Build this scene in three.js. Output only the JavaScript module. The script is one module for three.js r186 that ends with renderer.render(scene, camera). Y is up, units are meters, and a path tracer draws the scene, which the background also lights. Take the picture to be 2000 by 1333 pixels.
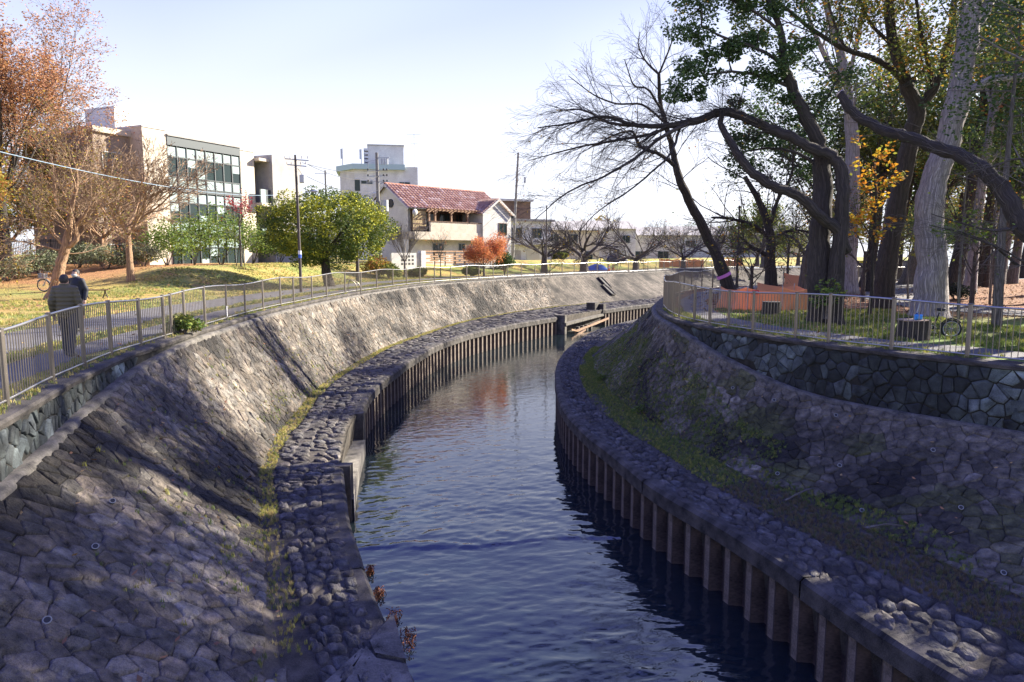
import * as THREE from 'three';
import { mergeGeometries } from 'three/addons/utils/BufferGeometryUtils.js';
import { MarchingCubes } from 'three/addons/objects/MarchingCubes.js';

// ---------- camera, sky, sun, exposure ----------
const scene = new THREE.Scene();
const EYE = 2.1, PITCH = 6.97 * Math.PI / 180, FOCAL = 1400;
const camera = new THREE.PerspectiveCamera(2 * Math.atan(666.5 / FOCAL) * 180 / Math.PI, 2000 / 1333, 0.1, 3000);
camera.position.set(0, EYE, 0);
camera.rotation.x = -PITCH;
scene.add(camera);

const renderer = new THREE.WebGLRenderer({ antialias: true });
renderer.toneMapping = THREE.LinearToneMapping;
renderer.toneMappingExposure = 3.55;
renderer.shadowMap.enabled = true;
renderer.shadowMap.type = THREE.PCFSoftShadowMap;

const SUN_AZ = 60 * Math.PI / 180, SUN_EL = 27 * Math.PI / 180;
const sunDir = new THREE.Vector3(Math.sin(SUN_AZ) * Math.cos(SUN_EL), Math.sin(SUN_EL), -Math.cos(SUN_AZ) * Math.cos(SUN_EL));
{
  const W = 1024, Hh = 512, data = new Float32Array(W * Hh * 4), d = new THREE.Vector3();
  const hor = [0.35, 0.362, 0.395], mid = [0.12, 0.158, 0.305], zen = [0.03, 0.048, 0.29];
  for (let j = 0; j < Hh; j++) for (let i = 0; i < W; i++) {
    const v = (j + .5) / Hh, u = (i + .5) / W, th = (v - .5) * Math.PI, ph = (u - .5) * 2 * Math.PI;
    d.set(Math.cos(th) * Math.cos(ph), Math.sin(th), Math.cos(th) * Math.sin(ph));
    const e = Math.max(0, Math.asin(d.y)) / (Math.PI / 2), g = Math.acos(Math.min(1, Math.max(-1, d.dot(sunDir))));
    const a = Math.min(1, e / .29), b = Math.min(1, Math.max(0, (e - .2) / .36)), sa = a * a * (3 - 2 * a), sb = b * b * (3 - 2 * b);
    const glow = .17 * Math.exp(-g / .5) + .45 * Math.exp(-g / .14);
    // thin high streaks of cirrus
    const st = Math.max(0, Math.sin(d.x * 7 + d.z * 3 + Math.sin(d.z * 9) * .8) * Math.sin(d.z * 13 - d.x * 4 + d.y * 20)) * .03 * Math.min(1, e * 8) * (1 - sb);
    const k = (j * W + i) * 4;
    for (let c = 0; c < 3; c++) {
      let q = hor[c] + (mid[c] - hor[c]) * sa; q += (zen[c] - q) * sb;
      data[k + c] = q + glow * [1, .96, .9][c] + st;
    }
    data[k + 3] = 1;
  }
  const t = new THREE.DataTexture(data, W, Hh, THREE.RGBAFormat, THREE.FloatType);
  t.mapping = THREE.EquirectangularReflectionMapping; t.magFilter = t.minFilter = THREE.LinearFilter; t.needsUpdate = true;
  scene.background = t; scene.environment = t;
}
const sun = new THREE.DirectionalLight(new THREE.Color(1, .92, .78), 5);
sun.position.copy(sunDir).multiplyScalar(150).add(new THREE.Vector3(0, 0, -40));
sun.target.position.set(0, 0, -40); scene.add(sun, sun.target);
sun.castShadow = true; sun.shadow.mapSize.set(4096, 4096);
Object.assign(sun.shadow.camera, { left: -90, right: 90, top: 70, bottom: -70, near: 1, far: 400 });

// ---------- helpers ----------
let seed = 12345;
function rnd() { seed |= 0; seed = seed + 0x6D2B79F5 | 0; let t = Math.imul(seed ^ seed >>> 15, 1 | seed); t = t + Math.imul(t ^ t >>> 7, 61 | t) ^ t; return ((t ^ t >>> 14) >>> 0) / 4294967296; }
const rr = (a, b) => a + (b - a) * rnd(), pick = a => a[Math.floor(rnd() * a.length)];
const reseed = s => { seed = s; };
const clamp = (x, a, b) => Math.min(b, Math.max(a, x)), lerp = (a, b, t) => a + (b - a) * t, sstep = (a, b, x) => { const t = clamp((x - a) / (b - a), 0, 1); return t * t * (3 - 2 * t); };
const V = (x, y, z) => new THREE.Vector3(x, y, z);
const cp = Math.cos(PITCH), sp = Math.sin(PITCH);
// a point measured in the photograph (2000 px wide), d metres ahead of the bridge
function at(px, py, d) { const x = (px - 1000) / FOCAL, y = (666.5 - py) / FOCAL, rz = cp + y * sp, t = d / rz; return V(x * t, EYE + (y * cp - sp) * t, -d); }
function hash(x, y) { let h = Math.imul(x | 0, 374761393) ^ Math.imul(y | 0, 668265263); h = Math.imul(h ^ h >>> 13, 1274126177); return ((h ^ h >>> 16) >>> 0) / 4294967296; }
function vnoise(x, y, per = 0) {
  const xi = Math.floor(x), yi = Math.floor(y), fx = x - xi, fy = y - yi, w = per ? a => ((a % per) + per) % per : a => a;
  const a = hash(w(xi), w(yi)), b = hash(w(xi + 1), w(yi)), c = hash(w(xi), w(yi + 1)), d = hash(w(xi + 1), w(yi + 1)), u = fx * fx * (3 - 2 * fx), v = fy * fy * (3 - 2 * fy);
  return a + (b - a) * u + (c - a) * v + (a - b - c + d) * u * v;
}
function fbm(x, y, o = 4, per = 0) { let s = 0, a = .5, n = 0; for (let i = 0; i < o; i++) { s += a * vnoise(x + i * 17.3 * (per ? 0 : 1), y, per); n += a; x *= 2; y *= 2; per *= 2; a *= .5; } return s / n; }
const names = new Map();
function numbered(n) { const k = names.get(n) || 0; names.set(n, k + 1); return k ? n + '_' + String(k).padStart(3, '0') : n; }
function tag(o, label, category, group, kind) { if (label) o.userData.label = label; if (category) o.userData.category = category; if (group) o.userData.group = group; if (kind) o.userData.kind = kind; return o; }
function thing(name, label, category, pos = [0, 0, 0], turn = 0, group) { const g = new THREE.Group(); g.name = numbered(name); g.position.set(...pos); g.rotation.y = turn; scene.add(g); return tag(g, label, category, group); }
function part(name, geo, mat, parent) { const m = new THREE.Mesh(geo, mat); m.name = name; parent.add(m); return m; }
function struct(name, geo, mat, label) { const m = new THREE.Mesh(geo, mat); m.name = numbered(name); m.userData.kind = 'structure'; m.userData.label = label; m.userData.category = name.split('_').pop(); scene.add(m); return m; }
function single(name, geo, mat, label, category, group) { const m = new THREE.Mesh(geo, mat); m.name = numbered(name); scene.add(m); return tag(m, label, category, group); }

// mesh builder
class MB {
  constructor() { this.p = []; this.i = []; this.u = []; this.c = null; this.cur = [1, 1, 1]; }
  col(r, g, b) { if (!this.c) { this.c = []; for (let k = 0; k < this.p.length / 3; k++) this.c.push(1, 1, 1); } this.cur = [r, g, b]; return this; }
  v(x, y, z, u = 0, v = 0) { this.p.push(x, y, z); this.u.push(u, v); if (this.c) this.c.push(...this.cur); return this.p.length / 3 - 1; }
  t(a, b, c) { this.i.push(a, b, c); }
  q(a, b, c, d) { this.i.push(a, b, c, a, c, d); }
  quad(A, B, C, D) { const w = A.distanceTo(B), h = B.distanceTo(C); const a = this.v(A.x, A.y, A.z, 0, 0), b = this.v(B.x, B.y, B.z, w, 0), c = this.v(C.x, C.y, C.z, w, h), d = this.v(D.x, D.y, D.z, 0, h); this.q(a, b, c, d); return this; }
  // axis aligned box given by its limits
  box(x0, x1, y0, y1, z0, z1) {
    const P = (x, y, z) => V(x, y, z);
    this.quad(P(x0, y0, z1), P(x1, y0, z1), P(x1, y1, z1), P(x0, y1, z1)); this.quad(P(x1, y0, z0), P(x0, y0, z0), P(x0, y1, z0), P(x1, y1, z0));
    this.quad(P(x1, y0, z1), P(x1, y0, z0), P(x1, y1, z0), P(x1, y1, z1)); this.quad(P(x0, y0, z0), P(x0, y0, z1), P(x0, y1, z1), P(x0, y1, z0));
    this.quad(P(x0, y1, z1), P(x1, y1, z1), P(x1, y1, z0), P(x0, y1, z0)); this.quad(P(x0, y0, z0), P(x1, y0, z0), P(x1, y0, z1), P(x0, y0, z1)); return this;
  }
  // rectangular bar from A to B
  bar(A, B, w, h, up = V(0, 1, 0)) {
    const d = B.clone().sub(A).normalize(), s = V().crossVectors(d, up); if (s.lengthSq() < 1e-6) s.set(1, 0, 0); s.normalize(); const n = V().crossVectors(s, d), c = [];
    for (const P of [A, B]) for (const [a, b] of [[-1, -1], [1, -1], [1, 1], [-1, 1]]) c.push(P.clone().addScaledVector(s, a * w / 2).addScaledVector(n, b * h / 2));
    for (let k = 0; k < 4; k++) { const m = (k + 1) % 4; this.quad(c[k], c[m], c[4 + m], c[4 + k]); }
    this.quad(c[3], c[2], c[1], c[0]); this.quad(c[4], c[5], c[6], c[7]); return this;
  }
  // smooth tapered tube through points
  tube(pts, rad, sides = 8, caps = true, rough = 0, vs = 1) {
    const n = pts.length, T = V(), N = V(), B = V(), prev = V(0, 0, 0); let len = 0; const base = this.p.length / 3, R = i => Array.isArray(rad) ? rad[i] : typeof rad === 'function' ? rad(i / (n - 1)) : rad;
    for (let i = 0; i < n; i++) {
      T.subVectors(pts[Math.min(n - 1, i + 1)], pts[Math.max(0, i - 1)]).normalize();
      if (i === 0) { N.set(Math.abs(T.y) < .9 ? 0 : 1, Math.abs(T.y) < .9 ? 1 : 0, 0); N.addScaledVector(T, -N.dot(T)).normalize(); } else { N.addScaledVector(T, -N.dot(T)); if (N.lengthSq() < 1e-8) N.set(1, 0, 0); N.normalize(); len += pts[i].distanceTo(pts[i - 1]); }
      B.crossVectors(T, N); const r = R(i);
      for (let k = 0; k <= sides; k++) {
        const a = k / sides * Math.PI * 2, kk = k % sides, q = rough ? r * (1 + rough * (hash(kk * 7 + base, i * 3) - .5) * 1.4 + rough * 2.2 * (vnoise(kk / sides * 4 + base, i * .55) - .5)) : r, ca = Math.cos(a) * q, sa = Math.sin(a) * q;
        this.v(pts[i].x + N.x * ca + B.x * sa, pts[i].y + N.y * ca + B.y * sa, pts[i].z + N.z * ca + B.z * sa, k / sides * Math.max(.2, Math.round(6.28 * R(0) / vs)), len / vs);
      }
    }
    const s1 = sides + 1;
    for (let i = 0; i < n - 1; i++) for (let k = 0; k < sides; k++) { const a = base + i * s1 + k; this.i.push(a, a + 1, a + s1 + 1, a, a + s1 + 1, a + s1); }
    if (caps) for (const [i, f] of [[0, 1], [n - 1, 0]]) { const c = this.v(pts[i].x, pts[i].y, pts[i].z, .5, .5), o = base + i * s1; for (let k = 0; k < sides; k++) f ? this.t(c, o + k + 1, o + k) : this.t(c, o + k, o + k + 1); }
    return this;
  }
  geo(mat4) {
    const g = new THREE.BufferGeometry(); g.setAttribute('position', new THREE.Float32BufferAttribute(this.p, 3)); g.setAttribute('uv', new THREE.Float32BufferAttribute(this.u, 2));
    if (this.c) g.setAttribute('color', new THREE.Float32BufferAttribute(this.c, 3)); g.setIndex(this.i); if (mat4) g.applyMatrix4(mat4); g.computeVertexNormals(); return g;
  }
  build(name, mat, parent) { return part(name, this.geo(), mat, parent); }
  buildFlat(name, mat, parent) { const g = this.geo().toNonIndexed(); g.computeVertexNormals(); return part(name, g, mat, parent); }
}
const boxG = (x0, x1, y0, y1, z0, z1) => new MB().box(x0, x1, y0, y1, z0, z1).geo();
// soft-edged box
function rbox(w, h, d, b = .01) {
  const s = new THREE.Shape(); s.moveTo(-w / 2 + b, -h / 2 + b); s.lineTo(w / 2 - b, -h / 2 + b); s.lineTo(w / 2 - b, h / 2 - b); s.lineTo(-w / 2 + b, h / 2 - b); s.closePath();
  const g = new THREE.ExtrudeGeometry(s, { depth: d - 2 * b, bevelEnabled: true, bevelThickness: b, bevelSize: b, bevelSegments: 1 }); g.translate(0, 0, -d / 2 + b); return g;
}
// textures: tileable, computed per texel
function tex(n, fn, srgb = true) {
  const d = new Uint8Array(n * n * 4);
  for (let j = 0; j < n; j++) for (let i = 0; i < n; i++) { const c = fn(i / n, j / n), k = (j * n + i) * 4; for (let q = 0; q < 3; q++) { const w = clamp(Array.isArray(c) ? c[q] : c, 0, 1); d[k + q] = (srgb ? Math.pow(w, 1 / 2.2) : w) * 255; }; d[k + 3] = 255; }
  const t = new THREE.DataTexture(d, n, n); t.wrapS = t.wrapT = THREE.RepeatWrapping; t.magFilter = THREE.LinearFilter; t.minFilter = THREE.LinearMipmapLinearFilter; t.generateMipmaps = true; if (srgb) t.colorSpace = THREE.SRGBColorSpace; t.needsUpdate = true; return t;
}
const rep = (t, x, y = x) => { const c = t.clone(); c.repeat.set(x, y); c.needsUpdate = true; return c; };
const std = (rgb, rough = .85, o = {}) => new THREE.MeshStandardMaterial({ color: new THREE.Color().setRGB(...rgb), roughness: rough, ...o });

const F = (x, y, s, p) => fbm(x * p, y * p, s, p);
const tStone = tex(512, (x, y) => .62 + .55 * (F(x, y, 5, 8) - .5) * 2 + .3 * (vnoise(x * 128, y * 128, 128) - .5));
const tStoneB = tex(512, (x, y) => .5 + .5 * (F(x, y, 5, 16) - .5) * 2 + .2 * (vnoise(x * 200, y * 200, 200) - .5), false);
const tGrit = tex(512, (x, y) => { const a = F(x, y, 4, 6), b = vnoise(x * 256, y * 256, 256); return .72 + .3 * (a - .5) + .35 * (b - .5); });
const tGritB = tex(512, (x, y) => .5 + .5 * (vnoise(x * 220, y * 220, 220) - .5) + .5 * (F(x, y, 3, 40) - .5), false);
const tBark = tex(512, (x, y) => { const r = Math.abs(F(x, y * .25 + .1 * Math.sin(x * 12.566), 3, 20) - .5) * 2; return .45 + .55 * sstep(.02, .35, r) * (.7 + .5 * (F(x, y, 3, 32) - .3)); });
const tBarkB = tex(512, (x, y) => { const r = Math.abs(F(x, y * .25 + .1 * Math.sin(x * 12.566), 3, 20) - .5) * 2; return sstep(0, .4, r) * .8 + .2 * F(x, y, 2, 64); }, false);
const tGrass = tex(512, (x, y) => { const a = F(x, y, 4, 12), b = vnoise(x * 256, y * 256, 256), c = vnoise(x * 90, y * 90, 90); return .55 + .35 * (a - .5) + .4 * (b - .5) + .3 * (c - .5); });
// ---------- materials of the ground ----------
const M = {
  slope: std([.16, .138, .11], .95, { map: rep(tStone, .7), bumpMap: rep(tGritB, 1.3), bumpScale: .012, vertexColors: true }),
  grass: std([.56, .51, .125], .95, { map: rep(tGrass, .5), bumpMap: rep(tGritB, .8), bumpScale: .03, vertexColors: true }),
  asphalt: std([.21, .20, .195], .92, { map: rep(tGrit, .6), bumpMap: rep(tGritB, 2), bumpScale: .004 }),
  concrete: std([.22, .2, .17], .92, { map: rep(tStone, .6), bumpMap: rep(tGritB, 1.5), bumpScale: .006 }),
  concreteDark: std([.12, .105, .09], .92, { map: rep(tStone, .6), bumpMap: rep(tGritB, 1.5), bumpScale: .008 }),
  steel: new THREE.MeshStandardMaterial({ color: new THREE.Color().setRGB(.24, .21, .175), roughness: .42, metalness: .75 }),
  rail: new THREE.MeshStandardMaterial({ color: new THREE.Color().setRGB(.43, .42, .41), roughness: .34, metalness: .85 }),
  pile: std([1, 1, 1], .8, { map: rep(tStone, .5), bumpMap: rep(tGritB, 1), bumpScale: .004, vertexColors: true }),
  soil: std([.2, .15, .1], .97, { map: rep(tGrit, .5), bumpMap: rep(tGritB, .8), bumpScale: .03 }),
};

// ---------- the river's lines, in plan [x, metres ahead] ----------
const LVL = { bank: 0, berm: -2.8, water: -4.15 };
const LF = [[-4.2,-2],[-5,2],[-5.8,5.5],[-6.4,7.8],[-7.01,9.9],[-7.48,11.41],[-7.82,12.83],[-8.19,14.49],[-8.33,15.8],[-8.51,17.25],[-8.59,18.02],[-8.72,19.12],[-8.8,20.51],[-8.95,22.28],[-9.12,24.39],[-9.2,26.43],[-9.2,28.27],[-9.12,30.05],[-9.05,32.45],[-8.89,34.57],[-8.71,37.32],[-8.39,39.87],[-7.99,42.28],[-7.55,45.1],[-7.05,47.54],[-6.4,50.3],[-5.58,52.79],[-4.64,54.9],[-3.65,57],[-2.61,59.08],[-1.51,61.3],[-0.34,63.38],[0.89,65.55],[2.22,67.71],[3.61,70.01],[5.11,72.4],[6.47,74.4],[7.87,76.3],[9.29,77.98],[10.63,79.48],[11.99,81.05],[13.38,82.8],[14.8,84.62],[16.27,86.66],[17.79,88.9],[19.28,91.2],[20.82,93.5],[22.21,95.56],[23.7,97.5],[25.1,99.18],[26.54,100.91],[28.76,103.8],[34,109],[44,117],[60,126],[90,138]];
const RF = [[24,-2],[19,3.4],[15,7.5],[12.2,10.5],[10.6,12.3],[9.18,14.13],[8.29,15.36],[7.51,16.54],[6.92,17.79],[6.44,18.91],[6.04,19.93],[5.77,20.96],[5.57,21.94],[5.47,23.1],[5.5,24.28],[5.65,26],[6.05,28.5],[6.8,31.8],[8.0,35.6],[9.4,39],[11.1,42.2],[14.4,46],[18.5,49],[24,52],[32,56],[50,63],[90,76]];
const kB = 4.9 / 5.4;
const Ltoe = [[.9,-2],[-.4,2],[-1.7,5.5],...[[-3.13,9],[-3.55,9.86],[-3.87,10.88],[-4.35,12.14],[-4.91,13.69],[-6.1,16.91],[-6.77,19.5],[-7.21,22.2],[-7.5,24.78],[-7.72,27.28],[-7.82,29.47],[-7.9,32.18],[-7.77,34.59],[-7.49,39.38],[-7.14,42.53],[-5.45,50.61],[-3.9,56.75],[0,65.68],[5.3,74.09],[11.62,81.27],[19.15,88.6]].map(p=>[p[0]*kB,p[1]*kB]),[27,92],[44,107],[60,116],[92,128]];
const Lcap = [[3.6,-2],[1.6,2],[.1,5.5],...[[-1.26,8.5],[-1.41,8.88],[-1.78,10.11],[-2.28,11.49],[-2.67,12.58],[-3.07,13.88],[-3.43,15.14],[-4.1,18],[-4.6,21],[-4.98,23.73],[-5.24,26.49],[-5.3,29.47],[-5.08,34.11],[-4.68,38.36],[-4.4,40.67],[-3.3,45.94],[-1.79,49.77],[.79,55.28],[4.3,61],[8.93,68.4],[13.31,74.45],[18.5,80.4]].map(p=>[p[0]*kB,p[1]*kB]),[27,84],[44,97],[62,107],[94,119]];
const Rcap = [[8.2,-2],[6.6,3],...[[5.83,6.9],[5.54,8.63],[5.42,9.19],[5.23,9.83],[4.99,10.5],[4.74,11.35],[4.44,12.26],[4.1,13.38],[3.7,14.7],[3.35,15.92],[2.98,16.87],[2.7,18.02],[2.36,19.5],[2.1,21.04],[1.85,23.27],[1.7,25.47],[1.63,27.79],[1.7,30.57],[2.01,34.76],[2.75,39.38],[3.45,42.77],[4.36,45.94],[5.28,48.95],[6.58,52.38],[7.9,54.8],[9.6,57.6],[12.3,62.5]].map(p=>[p[0]*kB,p[1]*kB]),[17,64],[27,70],[44,78],[92,96]];
const Rcob = [[11.4,-2],[9.2,3],[7.5,6],...[[7.26,9.58],[6.99,10.05],[6.72,10.5],[6.44,11.04],[6.08,11.53],[5.85,12.42],[5.63,13.1],[5.34,14.28],[4.44,17.49],[4.12,18.73],[3.95,19.99],[3.53,21.8],[3.21,23.27],[2.98,25.74],[2.88,28.78],[3.04,32.61],[3.69,37.02],[5.2,43]].map(p=>[p[0]*kB,p[1]*kB]),[6.6,44.5],[9.5,49.5],[13.5,54.5],[19,60],[28,66.5],[45,74.5],[92,92.5]];
const Rtoe = [[13,-2],[10.6,3],[8.6,6.4],[7.9,8.2],...[[8.1,10.32],[7.9,11.6],[7.57,12.7],[7.1,13.6],[6.5,14.6],[6.1,15.68],[5.6,17.62],[5.12,20.1],[4.75,21.93],[4.39,24.12],[4.05,26.3],[3.85,29.47],[3.96,34.27],[4.47,38.76],[5.6,42.4]].map(p=>[p[0]*kB,p[1]*kB]),[7.3,43.6],[10.3,48.3],[14.2,52.6],[19.6,57.2],[29,63],[46,71.5],[92,88]];
const cv = pts => new THREE.CatmullRomCurve3(pts.map(([x, d]) => V(x, 0, -d)), false, 'centripetal');
function resample(pts, step) { const c = cv(pts); c.arcLengthDivisions = 1500; const n = Math.round(c.getLength() / step); return c.getSpacedPoints(n); }
function normals(P, side) { return P.map((p, i) => { const t = P[Math.min(P.length - 1, i + 1)].clone().sub(P[Math.max(0, i - 1)]); return V(-t.z * side, 0, t.x * side).normalize(); }); }
// for every point of P the place where its cross-section meets the line Q
function across(P, N, Q, sm = 6) {
  let last = 2; const ds = P.map((p, i) => {
    let best = null; for (let k = 0; k < Q.length - 1; k++) {
      const a = Q[k], ex = Q[k + 1].x - a.x, ez = Q[k + 1].z - a.z, n = N[i], det = n.x * -ez + ex * n.z; if (Math.abs(det) < 1e-9) continue;
      const rx = a.x - p.x, rz = a.z - p.z, t = (rx * -ez + ex * rz) / det, s = (n.x * rz - n.z * rx) / det;
      if (s >= 0 && s <= 1 && t > .1 && t < 30 && (best === null || t < best)) best = t;
    } if (best !== null) last = best; return last;
  });
  const o = ds.map((_, i) => { let s = 0, w = 0; for (let k = -sm; k <= sm; k++) { const j = clamp(i + k, 0, ds.length - 1); s += ds[j]; w++; } return s / w; });
  return o;
}
const STEP = .5;
const LP = resample(LF, STEP), LN = normals(LP, 1), RP = resample(RF, STEP), RN = normals(RP, -1);
const side = (P, N, toe, cob, cap) => {
  const dt = across(P, N, resample(toe, .4)), dk = across(P, N, resample(cap, .4)), dc = cob ? across(P, N, resample(cob, .4)) : null;
  return { P, N, dt, dk: dk.map((v, i) => Math.max(v, dt[i] + .7)), dc: P.map((_, i) => dc ? clamp(dc[i], dt[i] + .15, dk[i] - .5) : Math.min(dt[i] + .1 + .3 * vnoise(i * .13, 3), dk[i] - .6)), n: P.length };
};
const L = side(LP, LN, Ltoe, null, Lcap), R = side(RP, RN, Rtoe, Rcob, Rcap);
// depth of the stone wall below the fence (y of the slope's upper edge)
L.wb = L.P.map(p => { const d = -p.z; return -.13 - .62 * (1 - sstep(7, 19, d)); });
R.wb = R.P.map((p, i) => { const d = -p.z, near = i < R.P.findIndex(q => -q.z > 24); return near ? -.15 - 1.1 * (1 - sstep(16, 23.5, d)) : -.15; });
const WALL = .28; // wall face in front of the fence line
function sample(S, s) { const f = clamp(s / STEP, 0, S.n - 1.001), i = Math.floor(f), t = f - i, g = a => lerp(a[i], a[i + 1], t); return { p: S.P[i].clone().lerp(S.P[i + 1], t), n: S.N[i].clone().lerp(S.N[i + 1], t).normalize(), dt: g(S.dt), dk: g(S.dk), dc: g(S.dc), wb: g(S.wb) }; }
const slopeLen = q => Math.hypot(q.dt - WALL - .15, q.wb - LVL.berm);
// point on the slope: s along the fence, v 0 (upper edge) .. 1 (toe), h above the surface
function onSlope(S, s, v, h = 0) {
  const q = sample(S, s), d0 = WALL + .15, dd = lerp(d0, q.dt, v), sag = Math.sin(v * Math.PI) * -.08, y = lerp(q.wb, LVL.berm, v) + sag, run = q.dt - d0, drop = q.wb - LVL.berm, l = Math.hypot(run, drop);
  return q.p.clone().addScaledVector(q.n, dd + h * drop / l).setY(y + h * run / l);
}
function onBerm(S, s, d, h = 0) { const q = sample(S, s); return q.p.clone().addScaledVector(q.n, d).setY(LVL.berm + h); }
const stain = (x, y) => { const a = fbm(x * .35, y * .5, 4), b = fbm(x * 1.3 + 40, y * 1.1, 3); return clamp(.72 + 2.6 * (a - .5) + 1.5 * (b - .5), .16, 1.35); };

function slopeMesh(S, name, label, moss) {
  const b = new MB(); b.col(1, 1, 1); const nv = 16, s1 = (S.n - 1) * STEP; let rows = 0;
  for (let s = 0; s <= s1; s += .25) {
    for (let k = 0; k <= nv; k++) { const v = k / nv, h = (fbm(s * 2.2, v * 9, 3) - .5) * .05 * (k && k < nv ? 1 : 0), p = onSlope(S, s, v, h - .015), g = stain(s, v * 4 + (moss ? 50 : 0)); b.col(g, g * .98, g * .96); b.v(p.x, p.y, p.z, s, v * 3.6); }
    if (rows) for (let k = 0; k < nv; k++) { const a = (rows - 1) * (nv + 1) + k; b.q(a, a + 1, a + nv + 2, a + nv + 1); } rows++;
  }
  return struct(name, b.geo(), M.slope, label);
}
const slopeL = slopeMesh(L, 'embankment_slope', 'weathered stone embankment slope below the path fence, partly sunlit', 0);
const slopeR = slopeMesh(R, 'embankment_slope', 'shaded stone embankment slope below the wooded park', 1);
function bermMesh(S, name, label, grassy) {
  const b = new MB(); b.col(1, 1, 1); const nv = 10, s1 = (S.n - 1) * STEP; let rows = 0;
  for (let s = 0; s <= s1; s += .25) {
    const q = sample(S, s);
    for (let k = 0; k <= nv; k++) { const d = lerp(q.dt - .12, q.dk - .3, k / nv), h = k && k < nv ? (fbm(s * 1.5, k, 2) - .5) * .03 : 0, p = onBerm(S, s, d, h), g = .62 + .5 * (fbm(s * .8, d * 2, 3) - .3); b.col(g, g * .97, g * .94); b.v(p.x, p.y, p.z, s, d); }
    { const p = onBerm(S, s, q.dk - .62, -2.2); b.v(p.x, p.y, p.z, s, q.dk + 1); }
    if (rows) for (let k = 0; k <= nv; k++) { const a = (rows - 1) * (nv + 2) + k; b.q(a, a + 1, a + nv + 3, a + nv + 2); } rows++;
  }
  return struct(name, b.geo(), M.slope, label);
}
const bermL = bermMesh(L, 'river_berm', 'cobbled berm ledge along the sunny side of the river');
const bermR = bermMesh(R, 'river_berm', 'cobbled berm ledge along the shaded side of the river');

// ---------- stones: Voronoi cells on a jittered grid, each a bevelled piece ----------
function cells(u0, u1, v0, v1, su, sv, jit, brick = .5) {
  const cols = Math.round((u1 - u0) / su), rows = Math.max(1, Math.round((v1 - v0) / sv)), S = []; const cu = (u1 - u0) / cols, cvv = (v1 - v0) / rows;
  for (let j = -1; j <= rows; j++) for (let i = -1; i <= cols; i++) S.push([u0 + (i + .5 + (j & 1 ? brick : 0) + (rnd() - .5) * jit) * cu, v0 + (j + .5 + (rnd() - .5) * jit) * cvv, i, j]);
  const W = cols + 2, out = [], id = (i, j) => (j + 1) * W + i + 1;
  for (let j = 0; j < rows; j++) for (let i = 0; i < cols; i++) {
    const c = S[id(i, j)]; let poly = [[-1.6 * cu, -1.6 * cvv], [1.6 * cu, -1.6 * cvv], [1.6 * cu, 1.6 * cvv], [-1.6 * cu, 1.6 * cvv]];
    const clip = (nx, ny, k) => { const o = []; for (let a = 0; a < poly.length; a++) { const p = poly[a], q = poly[(a + 1) % poly.length], dp = p[0] * nx + p[1] * ny - k, dq = q[0] * nx + q[1] * ny - k; if (dp <= 0) o.push(p); if (dp * dq < 0) { const t = dp / (dp - dq); o.push([p[0] + (q[0] - p[0]) * t, p[1] + (q[1] - p[1]) * t]); } } poly = o; };
    for (let dj = -2; dj <= 2; dj++) for (let di = -2; di <= 2; di++) { if (!di && !dj) continue; const jj = j + dj, ii = i + di; if (jj < -1 || jj > rows || ii < -1 || ii > cols) continue; const n = S[id(ii, jj)], nx = n[0] - c[0], ny = n[1] - c[1]; clip(nx, ny, (nx * nx + ny * ny) / 2); }
    clip(0, -1, c[1] - v0); clip(0, 1, v1 - c[1]);
    if (poly.length >= 3) out.push({ u: c[0], v: c[1], poly });
  }
  return out;
}
// put one stone into builder b; map(u, v, h) gives the point
function stone(b, c, map, gap, thick, round, shade) {
  let P = c.poly.slice(); const cxx = P.reduce((s, p) => s + p[0], 0) / P.length, cyy = P.reduce((s, p) => s + p[1], 0) / P.length;
  let rm = 1e9; for (let k = 0; k < P.length; k++) { const q = P[(k + 1) % P.length], p = P[k], l = Math.hypot(q[0] - p[0], q[1] - p[1]) || 1e-6; rm = Math.min(rm, Math.abs((p[0] - cxx) * (q[1] - p[1]) - (p[1] - cyy) * (q[0] - p[0])) / l); }
  const k0 = Math.max(.35, 1 - gap / Math.max(rm, .02));
  if (round) { const o = []; for (let k = 0; k < P.length; k++) { const p = P[k], q = P[(k + 1) % P.length]; o.push([p[0] * .72 + q[0] * .28, p[1] * .72 + q[1] * .28], [p[0] * .28 + q[0] * .72, p[1] * .28 + q[1] * .72]); } P = o; }
  const n = P.length, rings = round ? [[1, -.04], [.93, thick * .55], [.6, thick * .97]] : [[1, -.018], [.95, thick * .7], [.7, thick]], base = b.p.length / 3, tiltU = (rnd() - .5) * .18, tiltV = (rnd() - .5) * .18;
  if (shade) b.col(shade[0], shade[1], shade[2]);
  for (let r = 0; r < 3; r++) for (let k = 0; k < n; k++) {
    const f = k0 * rings[r][0], pu = cxx + (P[k][0] - cxx) * f, pv = cyy + (P[k][1] - cyy) * f, h = rings[r][1] + (r ? (pu - cxx) * tiltU + (pv - cyy) * tiltV + (rnd() - .5) * thick * .8 : 0), p = map(c.u + pu, c.v + pv, h);
    if (shade) { const w = .62 + .76 * vnoise((c.u + pu) * 7, (c.v + pv) * 7 + 31); b.col(shade[0] * w, shade[1] * w, shade[2] * w); }
    b.v(p.x, p.y, p.z, c.u + pu, c.v + pv);
  }
  const pc = map(c.u + cxx, c.v + cyy, thick * 1.02), ctr = b.v(pc.x, pc.y, pc.z, c.u + cxx, c.v + cyy);
  for (let r = 0; r < 2; r++) for (let k = 0; k < n; k++) { const m = (k + 1) % n; b.q(base + r * n + k, base + (r + 1) * n + k, base + (r + 1) * n + m, base + r * n + m); }
  for (let k = 0; k < n; k++) b.t(base + 2 * n + k, ctr, base + 2 * n + (k + 1) % n);
  return P;
}
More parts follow.
